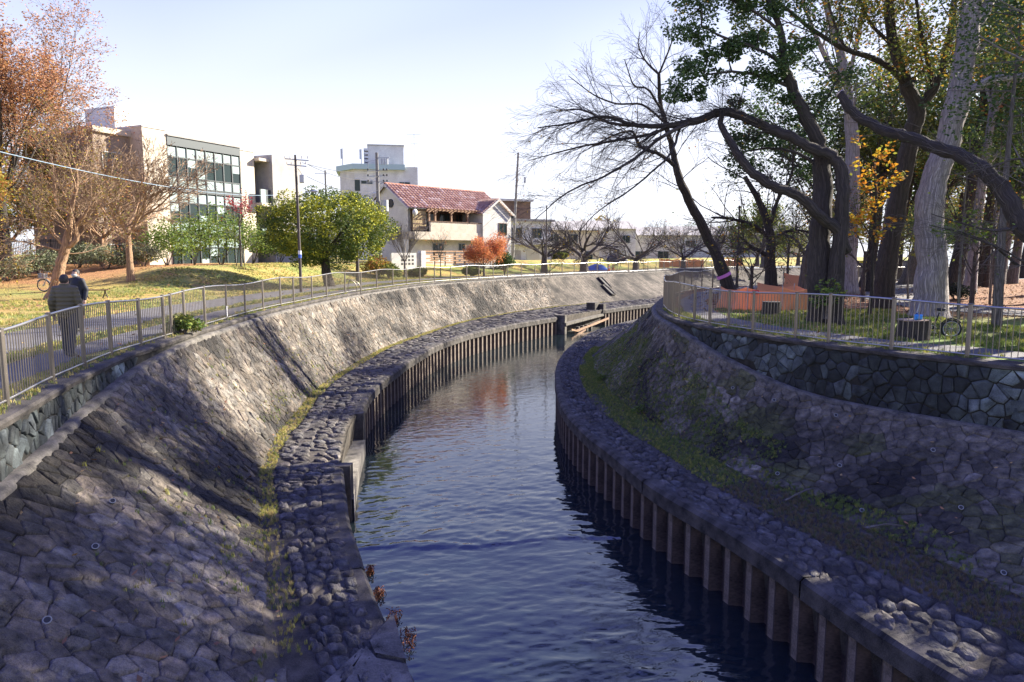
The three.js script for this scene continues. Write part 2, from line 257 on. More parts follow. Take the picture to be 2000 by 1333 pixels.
const EYEV = V(0, EYE, 0), FWD = V(0, -sp, -cp);
function inView(p, m = 1.03) { const d = p.clone().sub(EYEV), z = d.dot(FWD); if (z < 1) return false; const y = d.y * cp - d.z * sp; return Math.abs(d.x / z) * FOCAL < 1000 * m && Math.abs(y / z) * FOCAL < 667 * m; }
// the largest in view become parts of their own, the rest one joined part
function layStones(parent, name, list, map, opt, mat, shadeFn) {
  const scored = list.map(c => { const p = map(c.u, c.v, 0); return { c, d: p.distanceTo(EYEV), see: inView(p) }; }).filter(o => o.see || o.d < 40);
  scored.sort((a, b) => (b.see - a.see) || a.d - b.d); const most = opt.most ?? 290, rest = new MB(); rest.col(1, 1, 1);
  scored.forEach((o, i) => { const sh = shadeFn(o.c), th = opt.thick * (opt.round ? rr(.6, 1.4) : rr(.3, 1.5)); if (i < most && o.see) { const b = new MB(); b.col(1, 1, 1); stone(b, o.c, map, opt.gap, th, opt.round, sh); b.build(i ? name + '_' + String(i).padStart(3, '0') : name, mat, parent); } else stone(rest, o.c, map, opt.gap, th, opt.round, sh); });
  if (rest.p.length) tag(rest.build('far_' + name + 's', mat, parent), null, null, null, 'stuff');
}
M.stone = std([.27, .232, .185], .93, { map: rep(tStone, 1.1), bumpMap: rep(tStoneB, 1.1), bumpScale: .06, vertexColors: true });
M.cobble = std([.19, .17, .15], .88, { map: rep(tStone, 1.3), bumpMap: rep(tStoneB, 1.4), bumpScale: .025, vertexColors: true });
M.wallStone = std([.15, .178, .18], .85, { map: rep(tStone, .9), bumpMap: rep(tStoneB, 1.2), bumpScale: .01, vertexColors: true });
const sOf = (S, d, near = true) => { let best = 0, bd = 1e9; for (let i = 0; i < S.n; i++) { const e = Math.abs(-S.P[i].z - d); if (e < bd) { bd = e; best = i; } } return best * STEP; };
const tint = (g, w = .06) => { const k = 1 + rr(-w, w); return [g * k, g, g / k]; };
reseed(11);
{ // left slope
  const s0 = 1, s1 = sOf(L, 68), list = []; for (let s = s0; s < s1; s += 8) { const q = sample(L, s + 4), l = slopeLen(q); for (const c of cells(s, s + 8, .02, l - .02, .3, .235, .9)) { c.l = l; c.poly = c.poly; list.push(c); } }
  layStones(slopeL, 'slope_stone', list, (u, v, h) => { const l = slopeLen(sample(L, u)); return onSlope(L, u, clamp(v / l, 0, 1), h); }, { gap: .001, thick: .024 }, M.stone, c => tint(stain(c.u, c.v * 1.1) * (rnd() < .08 ? rr(1.15, 1.4) : rr(.72, 1.12))));
}
{ // right slope
  const i0 = 4, s0 = i0 * STEP, s1 = sOf(R, 40), list = []; for (let s = s0; s < s1; s += 5) { const q = sample(R, s + 2.5), l = slopeLen(q); for (const c of cells(s, s + 5, .02, l - .02, .28, .235, .85)) list.push(c); }
  layStones(slopeR, 'slope_stone', list, (u, v, h) => { const l = slopeLen(sample(R, u)); return onSlope(R, u, clamp(v / l, 0, 1), h); }, { gap: .002, thick: .024 }, M.stone, c => { const g = stain(c.u, c.v * 1.1 + 50) * rr(.72, 1.08), m = sstep(.56, .68, fbm(c.u * .7, c.v * .9, 3)); return rnd() < .05 ? [g * 1.4, g * 1.42, g * 1.38] : [lerp(g, .5, m * .7), lerp(g, .62, m * .7), lerp(g * .95, .2, m * .7)]; });
}
function onCob(S, u, v, h, base) { const q = sample(S, u); return onBerm(S, u, lerp(q.dc, q.dk - .34, clamp(v / COBW, 0, 1)), h); }
const COBW = 1.4;
{ // berm cobbles
  const s0 = 1, s1 = sOf(L, 90), list = [];
  for (let s = s0; s < s1; s += 3) { for (const c of cells(s, s + 3, 0, COBW, .25, .34, .7)) if (!(rnd() < .12 && fbm(c.u * .5, c.v, 2) > .5)) list.push(c); }
  layStones(bermL, 'cobblestone', list, (u, v, h) => onCob(L, u, v, h), { gap: .012, thick: .05, round: true }, M.cobble, c => tint(rr(.55, 1.05)));
  const list2 = []; for (let s = 2; s < sOf(R, 46); s += 2.5) { for (const c of cells(s, s + 2.5, 0, COBW, .25, .34, .7)) if (onCob(R, c.u, c.v, 0).z < -6) list2.push(c); }
  layStones(bermR, 'cobblestone', list2, (u, v, h) => onCob(R, u, v, h), { gap: .012, thick: .05, round: true }, M.cobble, c => tint(rr(.5, 1.05)));
}

// ---------- retaining walls under the fences ----------
M.joint = std([.045, .042, .037], .95, { map: rep(tStone, 1) });
function retaining(S, s0, s1, label, sz, seedN, top, light) {
  reseed(seedN); const t = thing('retaining_wall', label, 'wall'); const body = new MB(), cop = new MB(); let rows = 0;
  for (let s = s0; s <= s1; s += .25) { const q = sample(S, s); const P = (d, y) => { const p = q.p.clone().addScaledVector(q.n, d); return [p.x, y, p.z]; };
    body.v(...P(WALL - .03, -.06), s, 0); body.v(...P(WALL + .02, q.wb - .3), s, 1); body.v(...P(WALL - .5, q.wb - .3), s, 2);
    cop.v(...P(WALL + .03, -.075), s, 0); cop.v(...P(WALL + .035, -.01), s, .12); cop.v(...P(WALL, .025), s, .16); cop.v(...P(-.22, .03), s, .6); cop.v(...P(-.24, -.1), s, .8);
    if (rows) { const a = (rows - 1) * 3; body.q(a, a + 1, a + 4, a + 3); body.q(a + 1, a + 2, a + 5, a + 4); const c = (rows - 1) * 5; for (let k = 0; k < 4; k++) cop.q(c + k, c + k + 1, c + 6 + k, c + 5 + k); } rows++; }
  body.build('wall_core', M.joint, t); cop.buildFlat('coping', M.concreteDark, t);
  const list = []; for (let s = s0; s < s1; s += 3) { const q = sample(S, s + 1.5); if (q.wb < -.24) for (const c of cells(s, Math.min(s1, s + 3), .08, -q.wb + .05, sz[0], sz[1], .95)) { const qq = sample(S, c.u); if (c.v < -qq.wb + .06) list.push(c); } }
  layStones(t, 'wall_stone', list, (u, v, h) => { const q = sample(S, u); return q.p.clone().addScaledVector(q.n, WALL - .01 + .02 * v + h).setY(-v); }, { gap: .006, thick: seedN === 21 ? .018 : .026 }, M.wallStone, c => { const dk = sstep(.42, .62, fbm(c.u * .9, c.v * .5 + seedN, 3)); const g = lerp(light, .2, dk * .92) * rr(.55, 1.3); return [g, g * rr(.97, 1.03), g * rr(.96, 1.06)]; });
  return t;
}
retaining(L, sOf(L, 6.5), sOf(L, 110), 'low pale green stone retaining wall under the path fence', [.15, .32], 21, 0, 3);
retaining(R, 6, sOf(R, 38), 'dark crazy-paved stone retaining wall below the park fence', [.2, .33], 22, 0, 1.25);
{ // footing strip where the walls meet the slopes
  for (const [S, s0, s1, nm] of [[L, sOf(L, 6.5), sOf(L, 110), 'pale concrete footing strip at the top of the sunny slope'], [R, 6, sOf(R, 38), 'dark concrete footing strip at the top of the shaded slope']]) {
    const b = new MB(); let rows = 0; for (let s = s0; s <= s1; s += .25) { const q = sample(S, s); for (const [d, y] of [[WALL - .01, .035], [WALL + .14, .045], [WALL + .2, -.02], [WALL + .2, -.14]]) { const w = (hash(Math.round(s * 8), Math.round(d * 50)) - .5) * .012, p = q.p.clone().addScaledVector(q.n, d + w); b.v(p.x, q.wb + y + w, p.z, s, d); } if (rows) { const a = (rows - 1) * 4; for (let k = 0; k < 3; k++) b.q(a + k, a + k + 1, a + 5 + k, a + 4 + k); } rows++; }
    tag(struct('footing_path', b.geo(), M.concrete, nm), null, 'footing');
  }
}

// ---------- sheet piling ----------
const PITCHM = .62;
function pileGeo(h) { // one wave of the wall: x along the wall, z outwards, y down from 0
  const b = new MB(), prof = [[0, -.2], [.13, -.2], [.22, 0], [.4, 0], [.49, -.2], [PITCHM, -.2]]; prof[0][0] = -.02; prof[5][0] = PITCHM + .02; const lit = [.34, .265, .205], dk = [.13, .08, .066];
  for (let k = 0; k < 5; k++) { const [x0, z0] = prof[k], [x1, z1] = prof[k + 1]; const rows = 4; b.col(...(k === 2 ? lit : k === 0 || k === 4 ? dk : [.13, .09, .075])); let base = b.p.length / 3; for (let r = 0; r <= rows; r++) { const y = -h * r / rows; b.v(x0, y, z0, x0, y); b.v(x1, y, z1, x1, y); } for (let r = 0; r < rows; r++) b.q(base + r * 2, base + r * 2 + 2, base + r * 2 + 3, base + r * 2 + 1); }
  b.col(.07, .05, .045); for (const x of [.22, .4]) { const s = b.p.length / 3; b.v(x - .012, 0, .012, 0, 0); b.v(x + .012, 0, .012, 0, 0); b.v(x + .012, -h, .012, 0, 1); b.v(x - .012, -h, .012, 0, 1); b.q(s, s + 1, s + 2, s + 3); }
  return b.geo();
}
function pileWall(S, s0, s1, flip, label, skip) {
  const t = thing('sheet_pile_wall', label, 'sheet piling'); const P = []; for (let s = s0; s <= s1; s += .1) { const q = sample(S, s); P.push(q.p.clone().addScaledVector(q.n, q.dk - .2)); }
  const len = [0]; for (let i = 1; i < P.length; i++) len.push(len[i - 1] + P[i].distanceTo(P[i - 1])); const tot = len[len.length - 1];
  const atL = l => { let i = 1; while (i < len.length - 1 && len[i] < l) i++; const f = (l - len[i - 1]) / (len[i] - len[i - 1] || 1); return P[i - 1].clone().lerp(P[i], clamp(f, 0, 1)); };
  const hgt = LVL.berm - LVL.water + .5, g = pileGeo(hgt); let n = 0, nc = 0;
  for (let l = 0; l + PITCHM < tot; l += PITCHM) {
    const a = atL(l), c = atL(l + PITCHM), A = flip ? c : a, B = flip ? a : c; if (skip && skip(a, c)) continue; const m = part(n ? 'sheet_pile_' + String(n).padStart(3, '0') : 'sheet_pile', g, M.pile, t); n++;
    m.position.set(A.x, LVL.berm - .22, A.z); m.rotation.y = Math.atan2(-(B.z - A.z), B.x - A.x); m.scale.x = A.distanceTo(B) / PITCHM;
  }
  for (let l = 0; l + .5 < tot; l += 5) { // cap beam
    const b = new MB(); let rows = 0, sk = false; for (let k = 0; k <= 10; k++) { const ll = Math.min(tot, l + k * .497), p = atL(ll), q = atL(Math.min(tot, ll + .05)), o = atL(Math.max(0, ll - .05)), tx = q.x - o.x, tz = q.z - o.z, m = Math.hypot(tx, tz) || 1, sg = flip ? -1 : 1, nx = -tz / m * sg, nz = tx / m * sg; if (skip && skip(p, q)) { sk = true; continue; }
      const w = (hash(Math.round(ll * 4), n) - .5) * .02;
      for (const [d, y] of [[-.42, -.3], [-.42, .02], [-.02, .03 + w], [.045 + w, -.03], [.05 + w, -.3], [-.02, -.32]]) b.v(p.x + nx * d, LVL.berm + y, p.z + nz * d, ll, d + y);
      if (rows) { const a = (rows - 1) * 6; for (let j = 0; j < 6; j++) { const j2 = (j + 1) % 6; b.q(a + j, a + j2, a + 6 + j2, a + 6 + j); } } rows++; }
    if (rows > 1) { b.buildFlat(nc ? 'cap_beam_' + String(nc).padStart(3, '0') : 'cap_beam', M.concreteDark, t); nc++; }
  }
  return t;
}
// notches in the near and far edge of the sunny berm
for (let i = 0; i < L.n; i++) { const p = L.P[i].clone().addScaledVector(L.N[i], L.dk[i]), d = -p.z; if (d > 16.3 && d < 21.6) L.dk[i] -= .95; if (d > 55.2 && d < 62 && p.x > 0) L.dk[i] -= 1.1; }
pileWall(L, sOf(L, 5), sOf(L, 118), false, 'long rusty sheet pile river wall with pale ribs below the sunny berm');
pileWall(R, 1, sOf(R, 70), true, 'rusty sheet pile river wall in shade below the park slope');

// ---------- water ----------
const lineX = (A, d) => { for (let i = 1; i < A.length; i++) if (A[i][1] >= d) return lerp(A[i - 1][0], A[i][0], (d - A[i - 1][1]) / (A[i][1] - A[i - 1][1])); return A[A.length - 1][0]; };
{
  const b = new MB(), nx = 84, weir = (x, d) => d - (14.4 + .14 * (x + 3) + .12 * Math.sin(x * 1.7) + .1 * fbm(x * 2, 1, 2));
  const H = (x, d) => {
    const w = weir(x, d), near = 1 - .84 * sstep(15, 27, d), tr = Math.exp(-(w * w) / (w > 0 ? .5 : .05)), calm = w < 0 ? .55 + .2 * sstep(0, -4, w) : 1;
    const a = vnoise(x * 2.1 + d * .5, d * 3.6 - x * .35) - .5, c = vnoise(x * 5.2 - d, d * 8.3 + x) - .5, e = vnoise(x * 10.5 + 7, d * 15 - x * 2) - .5, g = vnoise(x * .7, d * 1.1) - .5;
    return near * (.02 * g + calm * (.016 * a + .019 * c + .015 * e)) + tr * .035 * (vnoise(x * 9, d * 9) - .3) + .024 * sstep(-.04, .06, w);
  };
  let rows = 0; for (let d = 3; d < 118; d += clamp(d * .0046, .035, 1)) {
    const x0 = lineX(Lcap, d) - 1.6, x1 = Math.min(lineX(Rcap, d), 70) + .6;
    for (let k = 0; k <= nx; k++) { const x = lerp(x0, x1, k / nx); b.v(x, LVL.water + H(x, d), -d, x, d); }
    if (rows) for (let k = 0; k < nx; k++) { const a = (rows - 1) * (nx + 1) + k; b.q(a, a + 1, a + nx + 2, a + nx + 1); } rows++;
  }
  const tRip = tex(512, (x, y) => .5 + .6 * (fbm(x * 16, y * 16, 3, 16) - .5) + .35 * (fbm(x * 28, y * 28, 2, 28) - .5), false);
  const wm = new THREE.MeshPhysicalMaterial({ color: new THREE.Color().setRGB(.012, .019, .022), roughness: .04, ior: 1.8, bumpMap: rep(tRip, .27, .5), bumpScale: .005 });
  struct('river_water', b.geo(), wm, 'dark rippled river water reflecting the blue sky');
}

// ---------- left bank: lawn with a low mound, two strips of asphalt ----------
const fenceDist = (x, d) => { let best = 1e9; for (let i = 0; i < L.n; i += 2) { const p = L.P[i], e = (p.x - x) ** 2 + (-p.z - d) ** 2; if (e < best) best = e; } return Math.sqrt(best); };
function leftY(x, d, off) { const m = sstep(6.6, 13, off) * sstep(34, 46, d + (x + 20) * .4); return 1.25 * m + (fbm(x * .22, d * .22, 3) - .5) * .35 * sstep(4.8, 9, off) * sstep(25, 40, d); }
{
  const b = new MB(); b.col(1, 1, 1); const offs = [-.26, .3, .6, 1, 1.4, 1.8, 2.2, 2.6, 3, 3.6, 4.2, 4.8, 5.4, 6, 6.8, 7.6, 8.4, 9.2, 10, 11, 12, 13, 14, 15.5, 17, 19, 21, 24, 28, 33, 40, 52, 70, 100, 160, 300, 700]; let rows = 0;
  for (let i = 0; i < L.n; i += 1) {
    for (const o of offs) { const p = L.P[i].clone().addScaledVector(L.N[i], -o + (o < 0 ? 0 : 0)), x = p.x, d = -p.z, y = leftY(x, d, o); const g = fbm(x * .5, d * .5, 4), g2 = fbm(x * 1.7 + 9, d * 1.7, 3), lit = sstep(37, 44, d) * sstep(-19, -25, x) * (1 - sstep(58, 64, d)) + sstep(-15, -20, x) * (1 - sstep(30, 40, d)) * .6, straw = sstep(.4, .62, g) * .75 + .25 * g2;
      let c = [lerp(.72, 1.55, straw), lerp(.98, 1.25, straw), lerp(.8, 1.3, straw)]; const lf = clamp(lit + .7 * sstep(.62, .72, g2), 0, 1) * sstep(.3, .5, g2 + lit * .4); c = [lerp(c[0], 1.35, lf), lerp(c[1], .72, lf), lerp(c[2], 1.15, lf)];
      b.col(...c); b.v(x, y - (o < .4 ? .0 : 0), p.z, x, d); }
    if (rows) for (let k = 0; k < offs.length - 1; k++) { const n = offs.length, a = (rows - 1) * n + k; b.q(a, a + n, a + n + 1, a + 1); } rows++;
  }
  struct('riverside_lawn', b.geo(), M.grass, 'yellow-green riverside lawn with fallen leaves rising to a low mound');
  for (const [o0, o1, nm] of [[.55, 1.55, 'narrow grey asphalt strip beside the path fence'], [2.3, 4.7, 'grey asphalt riverside path in patchy shade']]) {
    const q = new MB(); let r = 0; for (let i = 0; i < L.n; i++) { const w0 = (vnoise(i * .4, o0) - .5) * .18, w1 = (vnoise(i * .4, o1) - .5) * .2; [o0 + w0, lerp(o0, o1, .5), o1 + w1].forEach(o => { const p = L.P[i].clone().addScaledVector(L.N[i], -o); q.v(p.x, leftY(p.x, -p.z, o) + .012, p.z, p.x, p.z); }); if (r) { const a = (r - 1) * 3; q.q(a, a + 3, a + 4, a + 1); q.q(a + 1, a + 4, a + 5, a + 2); } r++; }
    struct('path', q.geo(), M.asphalt, nm);
  }
}
// ---------- right bank: park floor ----------
const rightPath = cv([[60, 12], [40, 17], [24, 21], [17.2, 25.5], [17.2, 31], [20, 38], [26, 48], [38, 62], [60, 80]]);
const rpPts = rightPath.getSpacedPoints(160);
const dPath = (x, d) => { let e = 1e9; for (const p of rpPts) e = Math.min(e, Math.hypot(p.x - x, -p.z - d)); return e; };
const rightY = (x, d) => .3 * sstep(24, 60, x) * (fbm(x * .08, d * .08, 2)) + (fbm(x * .4, d * .4, 3) - .5) * .16 * sstep(7.5, 11, x);
{
  const b = new MB(); b.col(1, 1, 1); const nt = 70; let rows = 0;
  for (let i = 0; i < R.n; i++) { const p0 = R.P[i].clone().addScaledVector(R.N[i], .26), f = i / (R.n - 1), ox = 260, od = lerp(-60, 260, f);
    for (let k = 0; k <= nt; k++) { const t = k / nt, e = Math.pow(t, 2.6), x = lerp(p0.x, ox, e), d = lerp(-p0.z, od, e); const g = fbm(x * .55 + 30, d * .55, 4), g2 = fbm(x * 1.9, d * 1.9, 3), litter = sstep(0, 1, clamp((d - 21.5 - (x < 12 ? 3 : 0)) / 4, 0, 1)) * .95 + .3 * sstep(.55, .7, g2);
      const m = clamp(litter, 0, 1); b.col(lerp(.62, .85, m) * (.7 + .6 * g), lerp(1.0, .40, m) * (.7 + .6 * g), lerp(.7, .75, m) * (.7 + .6 * g)); b.v(x, k ? rightY(x, d) * sstep(0, 4, k) : 0, -d, x, d); }
    if (rows) for (let k = 0; k < nt; k++) { const a = (rows - 1) * (nt + 1) + k; b.q(a, a + 1, a + nt + 2, a + nt + 1); } rows++; }
  struct('park_ground', b.geo(), M.grass, 'park ground of grass near the fence and brown leaf litter under the trees');
  const q = new MB(), n = normals(rpPts, 1); rpPts.forEach((p, i) => { for (const o of [-1.35, -.5, .5, 1.35]) { const w = o * (1 + (vnoise(i * .5, o) - .5) * .15), x = p.x + n[i].x * w, z = p.z + n[i].z * w; q.v(x, rightY(x, -z) + .02, z, x, z); } if (i) for (let k = 0; k < 3; k++) { const a = (i - 1) * 4 + k; q.q(a, a + 1, a + 5, a + 4); } });
  struct('path', q.geo(), M.asphalt, 'asphalt path winding between the park trees');
  const s = new MB(); let r = 0; for (let i = 4; i < R.n - 20; i++) { const w0 = (vnoise(i * .4, 5) - .5) * .15; [.65 + w0, 1.1, 1.75 + w0].forEach(o => { const p = R.P[i].clone().addScaledVector(R.N[i], -o); s.v(p.x, rightY(p.x, -p.z) + .014, p.z, p.x, p.z); }); if (r) { const a = (r - 1) * 3; s.q(a, a + 1, a + 4, a + 3); s.q(a + 1, a + 2, a + 5, a + 4); } r++; }
  struct('path', s.geo(), M.asphalt, 'narrow asphalt strip behind the park fence');
}

// ---------- fences ----------
const barG = new THREE.CylinderGeometry(.0085, .0085, 1, 5, 1, true), postG = (() => { const g = mergeGeometries([rbox(.085, 1.2, .055, .012).translate(0, .6, 0), rbox(.098, .03, .068, .012).translate(0, 1.205, 0)]); return g; })();
function fence(label, S, posts, hTop, phase, barsOwn) {
  const t = thing('river_fence', label, 'fence'); const c = S, P = posts; let nb = 0, np = 0; const rest = new MB();
  const top = s => hTop + .045 * Math.sin(s / 7.6 * Math.PI * 2 + phase), n3 = k => k ? '_' + String(k).padStart(3, '0') : '';
  const gauge = s => { const q = sample(S, s); return V(q.p.x, 0, q.p.z); }; const far = [];
  P.forEach(s => { const p = gauge(s), q = gauge(s + .1), m = part('post' + n3(np++), postG, M.steel, t); m.position.copy(p); m.scale.y = top(s) / 1.2 + .02; m.rotation.y = Math.atan2(-(q.z - p.z), q.x - p.x); });
  for (const [nm, r, yf] of [['top_rail', .021, s => top(s)], ['bottom_rail', .017, () => .1]]) {
    let k = 0; for (let i = 0; i < P.length - 1; i++) { const pts = []; const m = Math.max(3, Math.round((P[i + 1] - P[i]) / .4)); for (let j = 0; j <= m; j++) { const s = lerp(P[i], P[i + 1], j / m), p = gauge(s); p.y = yf(s); pts.push(p); } new MB().tube(pts, r, 7, true).build(nm + n3(k++), M.rail, t); }
  }
  const all = []; for (let i = 0; i < P.length - 1; i++) { const len = P[i + 1] - P[i], m = Math.max(2, Math.round(len / .108)); for (let j = 1; j < m; j++) all.push(lerp(P[i], P[i + 1], j / m)); }
  const sc = all.map(s => { const p = gauge(s); return { s, p, d: p.distanceTo(EYEV), see: inView(p) || inView(p.clone().setY(1)) }; }).sort((a, b) => (b.see - a.see) || a.d - b.d);
  for (const o of sc) { const h = top(o.s) - .1; if (nb < barsOwn && o.see) { const m = part('bar' + n3(nb++), barG, M.steel, t); m.position.set(o.p.x, .1 + h / 2, o.p.z); m.scale.y = h; } else { const s = rest; s.tube([V(o.p.x, .1, o.p.z), V(o.p.x, top(o.s), o.p.z)], .0085, 4, false); } }
  if (rest.p.length) tag(rest.build('far_bars', M.steel, t), null, null, null, 'stuff');
  return t;
}
const nearS = (S, x, d) => { let b = 0, e = 1e9; for (let i = 0; i < S.n; i++) { const q = (S.P[i].x - x) ** 2 + (-S.P[i].z - d) ** 2; if (q < e) { e = q; b = i; } } return b * STEP; };
const LPOST = LF.slice(3, 53).map(([x, d]) => nearS(L, x, d)), RPOST = RF.slice(3, 26).map(([x, d]) => nearS(R, x, d));
{ const l = [...new Set(LPOST)], r = [...new Set(RPOST)]; const fill = a => { const o = []; a.forEach((s, i) => { o.push(s); if (i < a.length - 1 && a[i + 1] - s > 3) { const n = Math.ceil((a[i + 1] - s) / 2); for (let k = 1; k < n; k++) o.push(lerp(s, a[i + 1], k / n)); } }); return o; };
  fence('long wavy-topped grey bar fence along the riverside path', L, fill(l), 1.1, 1.2, 290);
  fence('wavy-topped bronze bar fence curving round the park corner', R, fill(r), 1.1, 0, 290); }
// ---------- trees ----------
const bark = (rgb, rx = 1) => std(rgb, .95, { map: rep(tBark, 1, .6 * rx), bumpMap: rep(tBarkB, 1, .6 * rx), bumpScale: .025 });
Object.assign(M, {
  barkDark: bark([.085, .07, .058]), barkPale: bark([.5, .445, .435]), barkGrey: bark([.21, .185, .165]), barkTan: bark([.52, .33, .2]), barkTwig: bark([.68, .46, .3]), barkBare: bark([.15, .125, .115]), barkSilver: bark([.34, .3, .27]),
});
const leafMat = (o = {}) => new THREE.MeshPhysicalMaterial({ color: 0xffffff, vertexColors: true, roughness: .9, specularIntensity: .4, transmission: .38, thickness: 0, ior: 1.4, side: THREE.DoubleSide, ...o });
M.leaf = leafMat(); M.leafGloss = leafMat({ roughness: .75, specularIntensity: .5, transmission: .22 });
const smoothPts = (pts, per = 4) => { const c = new THREE.CatmullRomCurve3(pts, false, 'centripetal'); return c.getPoints((pts.length - 1) * per); };
const UPV = V(0, 1, 0);
function perp(d) { const a = V(rr(-1, 1), rr(-1, 1), rr(-1, 1)); a.addScaledVector(d, -a.dot(d)); if (a.lengthSq() < 1e-4) a.set(1, 0, 0); return a.normalize(); }
// o: {split, max, kids[], ang[], lr, rr, up, wob, seg}
function grow(W, T, tips, p, dir, len, r, lvl, o) {
  const n = o.seg?.[lvl] ?? (lvl < 2 ? 5 : lvl === 2 ? 3 : 2), pts = [p.clone()], d = dir.clone(), dirs = [d.clone()]; let c = p.clone();
  for (let i = 0; i < n; i++) { d.addScaledVector(perp(d), (o.wob ?? .22) * rr(.3, 1)).addScaledVector(UPV, (Array.isArray(o.up) ? o.up[lvl] ?? o.up[o.up.length - 1] : o.up ?? .06)).normalize(); c = c.clone().addScaledVector(d, len / n); pts.push(c); dirs.push(d.clone()); }
  const r1 = Math.max(o.rmin ?? .004, r * (lvl >= o.max ? .3 : .5)), B = lvl <= (o.split ?? 1) ? W : T; B.tube(pts, t => lerp(r, r1, t), r > .15 ? 10 : r > .05 ? 6 : r > .015 ? 4 : 3, false, r > .08 ? .06 : 0);
  if (lvl >= o.max) { for (let i = 1; i <= n; i++) tips.push(pts[i], dirs[i]); return; }
  if (lvl === o.max - 1) tips.push(pts[n], dirs[n]);
  const k = o.kids[lvl]; const cnt = Math.max(1, Math.round(k * rr(.8, 1.2)));
  for (let q = 0; q < cnt; q++) {
    const t = q === cnt - 1 ? .97 : lerp(o.from?.[lvl] ?? .3, .95, (q + rnd()) / cnt), f = t * n, i = Math.min(n - 1, Math.floor(f)), pos = pts[i].clone().lerp(pts[i + 1], f - i), a = (o.ang?.[lvl] ?? .75) * rr(.6, 1.25) * (q === cnt - 1 ? .4 : 1), dd = dirs[i + 1].clone().multiplyScalar(Math.cos(a)).addScaledVector(perp(dirs[i + 1]), Math.sin(a)).normalize();
    grow(W, T, tips, pos, dd, len * (o.lr ?? .62) * rr(.7, 1.15) * (1.1 - .35 * t), lerp(r, r1, t) * (o.rr ?? .62), lvl + 1, o);
  }
}
function leafAt(b, p, size, col, dir) {
  const ax = perp(UPV); ax.y = rr(-.7, .35); ax.normalize(); if (dir) ax.addScaledVector(dir, .6).normalize(); const s = perp(ax), n = V().crossVectors(ax, s), l = size * rr(.7, 1.3), w = l * .3, k = rr(.75, 1.25);
  b.col(col[0] * k, col[1] * k, col[2] * k);
  const A = p, C = p.clone().addScaledVector(ax, l), m = p.clone().addScaledVector(ax, l * .45).addScaledVector(n, l * .06), B1 = m.clone().addScaledVector(s, w), B2 = m.clone().addScaledVector(s, -w);
  const a = b.v(A.x, A.y, A.z), c1 = b.v(B1.x, B1.y, B1.z), c = b.v(C.x, C.y, C.z), c2 = b.v(B2.x, B2.y, B2.z); b.t(a, c1, c); b.t(a, c, c2);
}
function leaves(b, tips, per, spread, size, cols, keep) {
  for (let i = 0; i < tips.length; i += 2) { if (keep && !keep(tips[i])) continue; const k = Math.floor(per) + (rnd() < per % 1 ? 1 : 0), base = cols(tips[i]); for (let j = 0; j < k; j++) { const p = tips[i].clone().add(V(rr(-1, 1), rr(-1, 1), rr(-1, 1)).multiplyScalar(spread)); leafAt(b, p, size, rnd() < .8 ? base : cols(p), tips[i + 1]); } }
}
function clump(b, c, r, n, size, cols, flat = .75) { for (let i = 0; i < n; i++) { const u = V(rr(-1, 1), rr(-1, 1), rr(-1, 1)); if (u.lengthSq() > 1) { i--; continue; } u.multiplyScalar(Math.pow(u.length(), -.35)); u.y *= flat; leafAt(b, c.clone().addScaledVector(u, r), size, cols(c), u.clone().normalize()); } }
const mixc = (...cs) => () => { const a = pick(cs); return a; };
const GREEN = { camphor: mixc([.06, .105, .032], [.045, .085, .028], [.085, .13, .038]), olive: mixc([.14, .17, .04], [.1, .14, .035], [.2, .2, .04]), yellow: mixc([.42, .28, .035], [.36, .21, .03], [.4, .17, .03]), fresh: mixc([.15, .22, .045], [.11, .18, .04], [.22, .26, .05]), rust: mixc([.4, .2, .11], [.46, .24, .13], [.34, .16, .09], [.5, .28, .11]), mixed: mixc([.42, .3, .04], [.3, .2, .04], [.26, .27, .05], [.34, .14, .05]), orange: mixc([.68, .27, .1], [.6, .2, .08], [.72, .38, .14], [.5, .16, .08]), silver: mixc([.17, .19, .1], [.12, .15, .075], [.24, .24, .15]), laurel: mixc([.10, .15, .03], [.075, .12, .025], [.17, .2, .035]), };
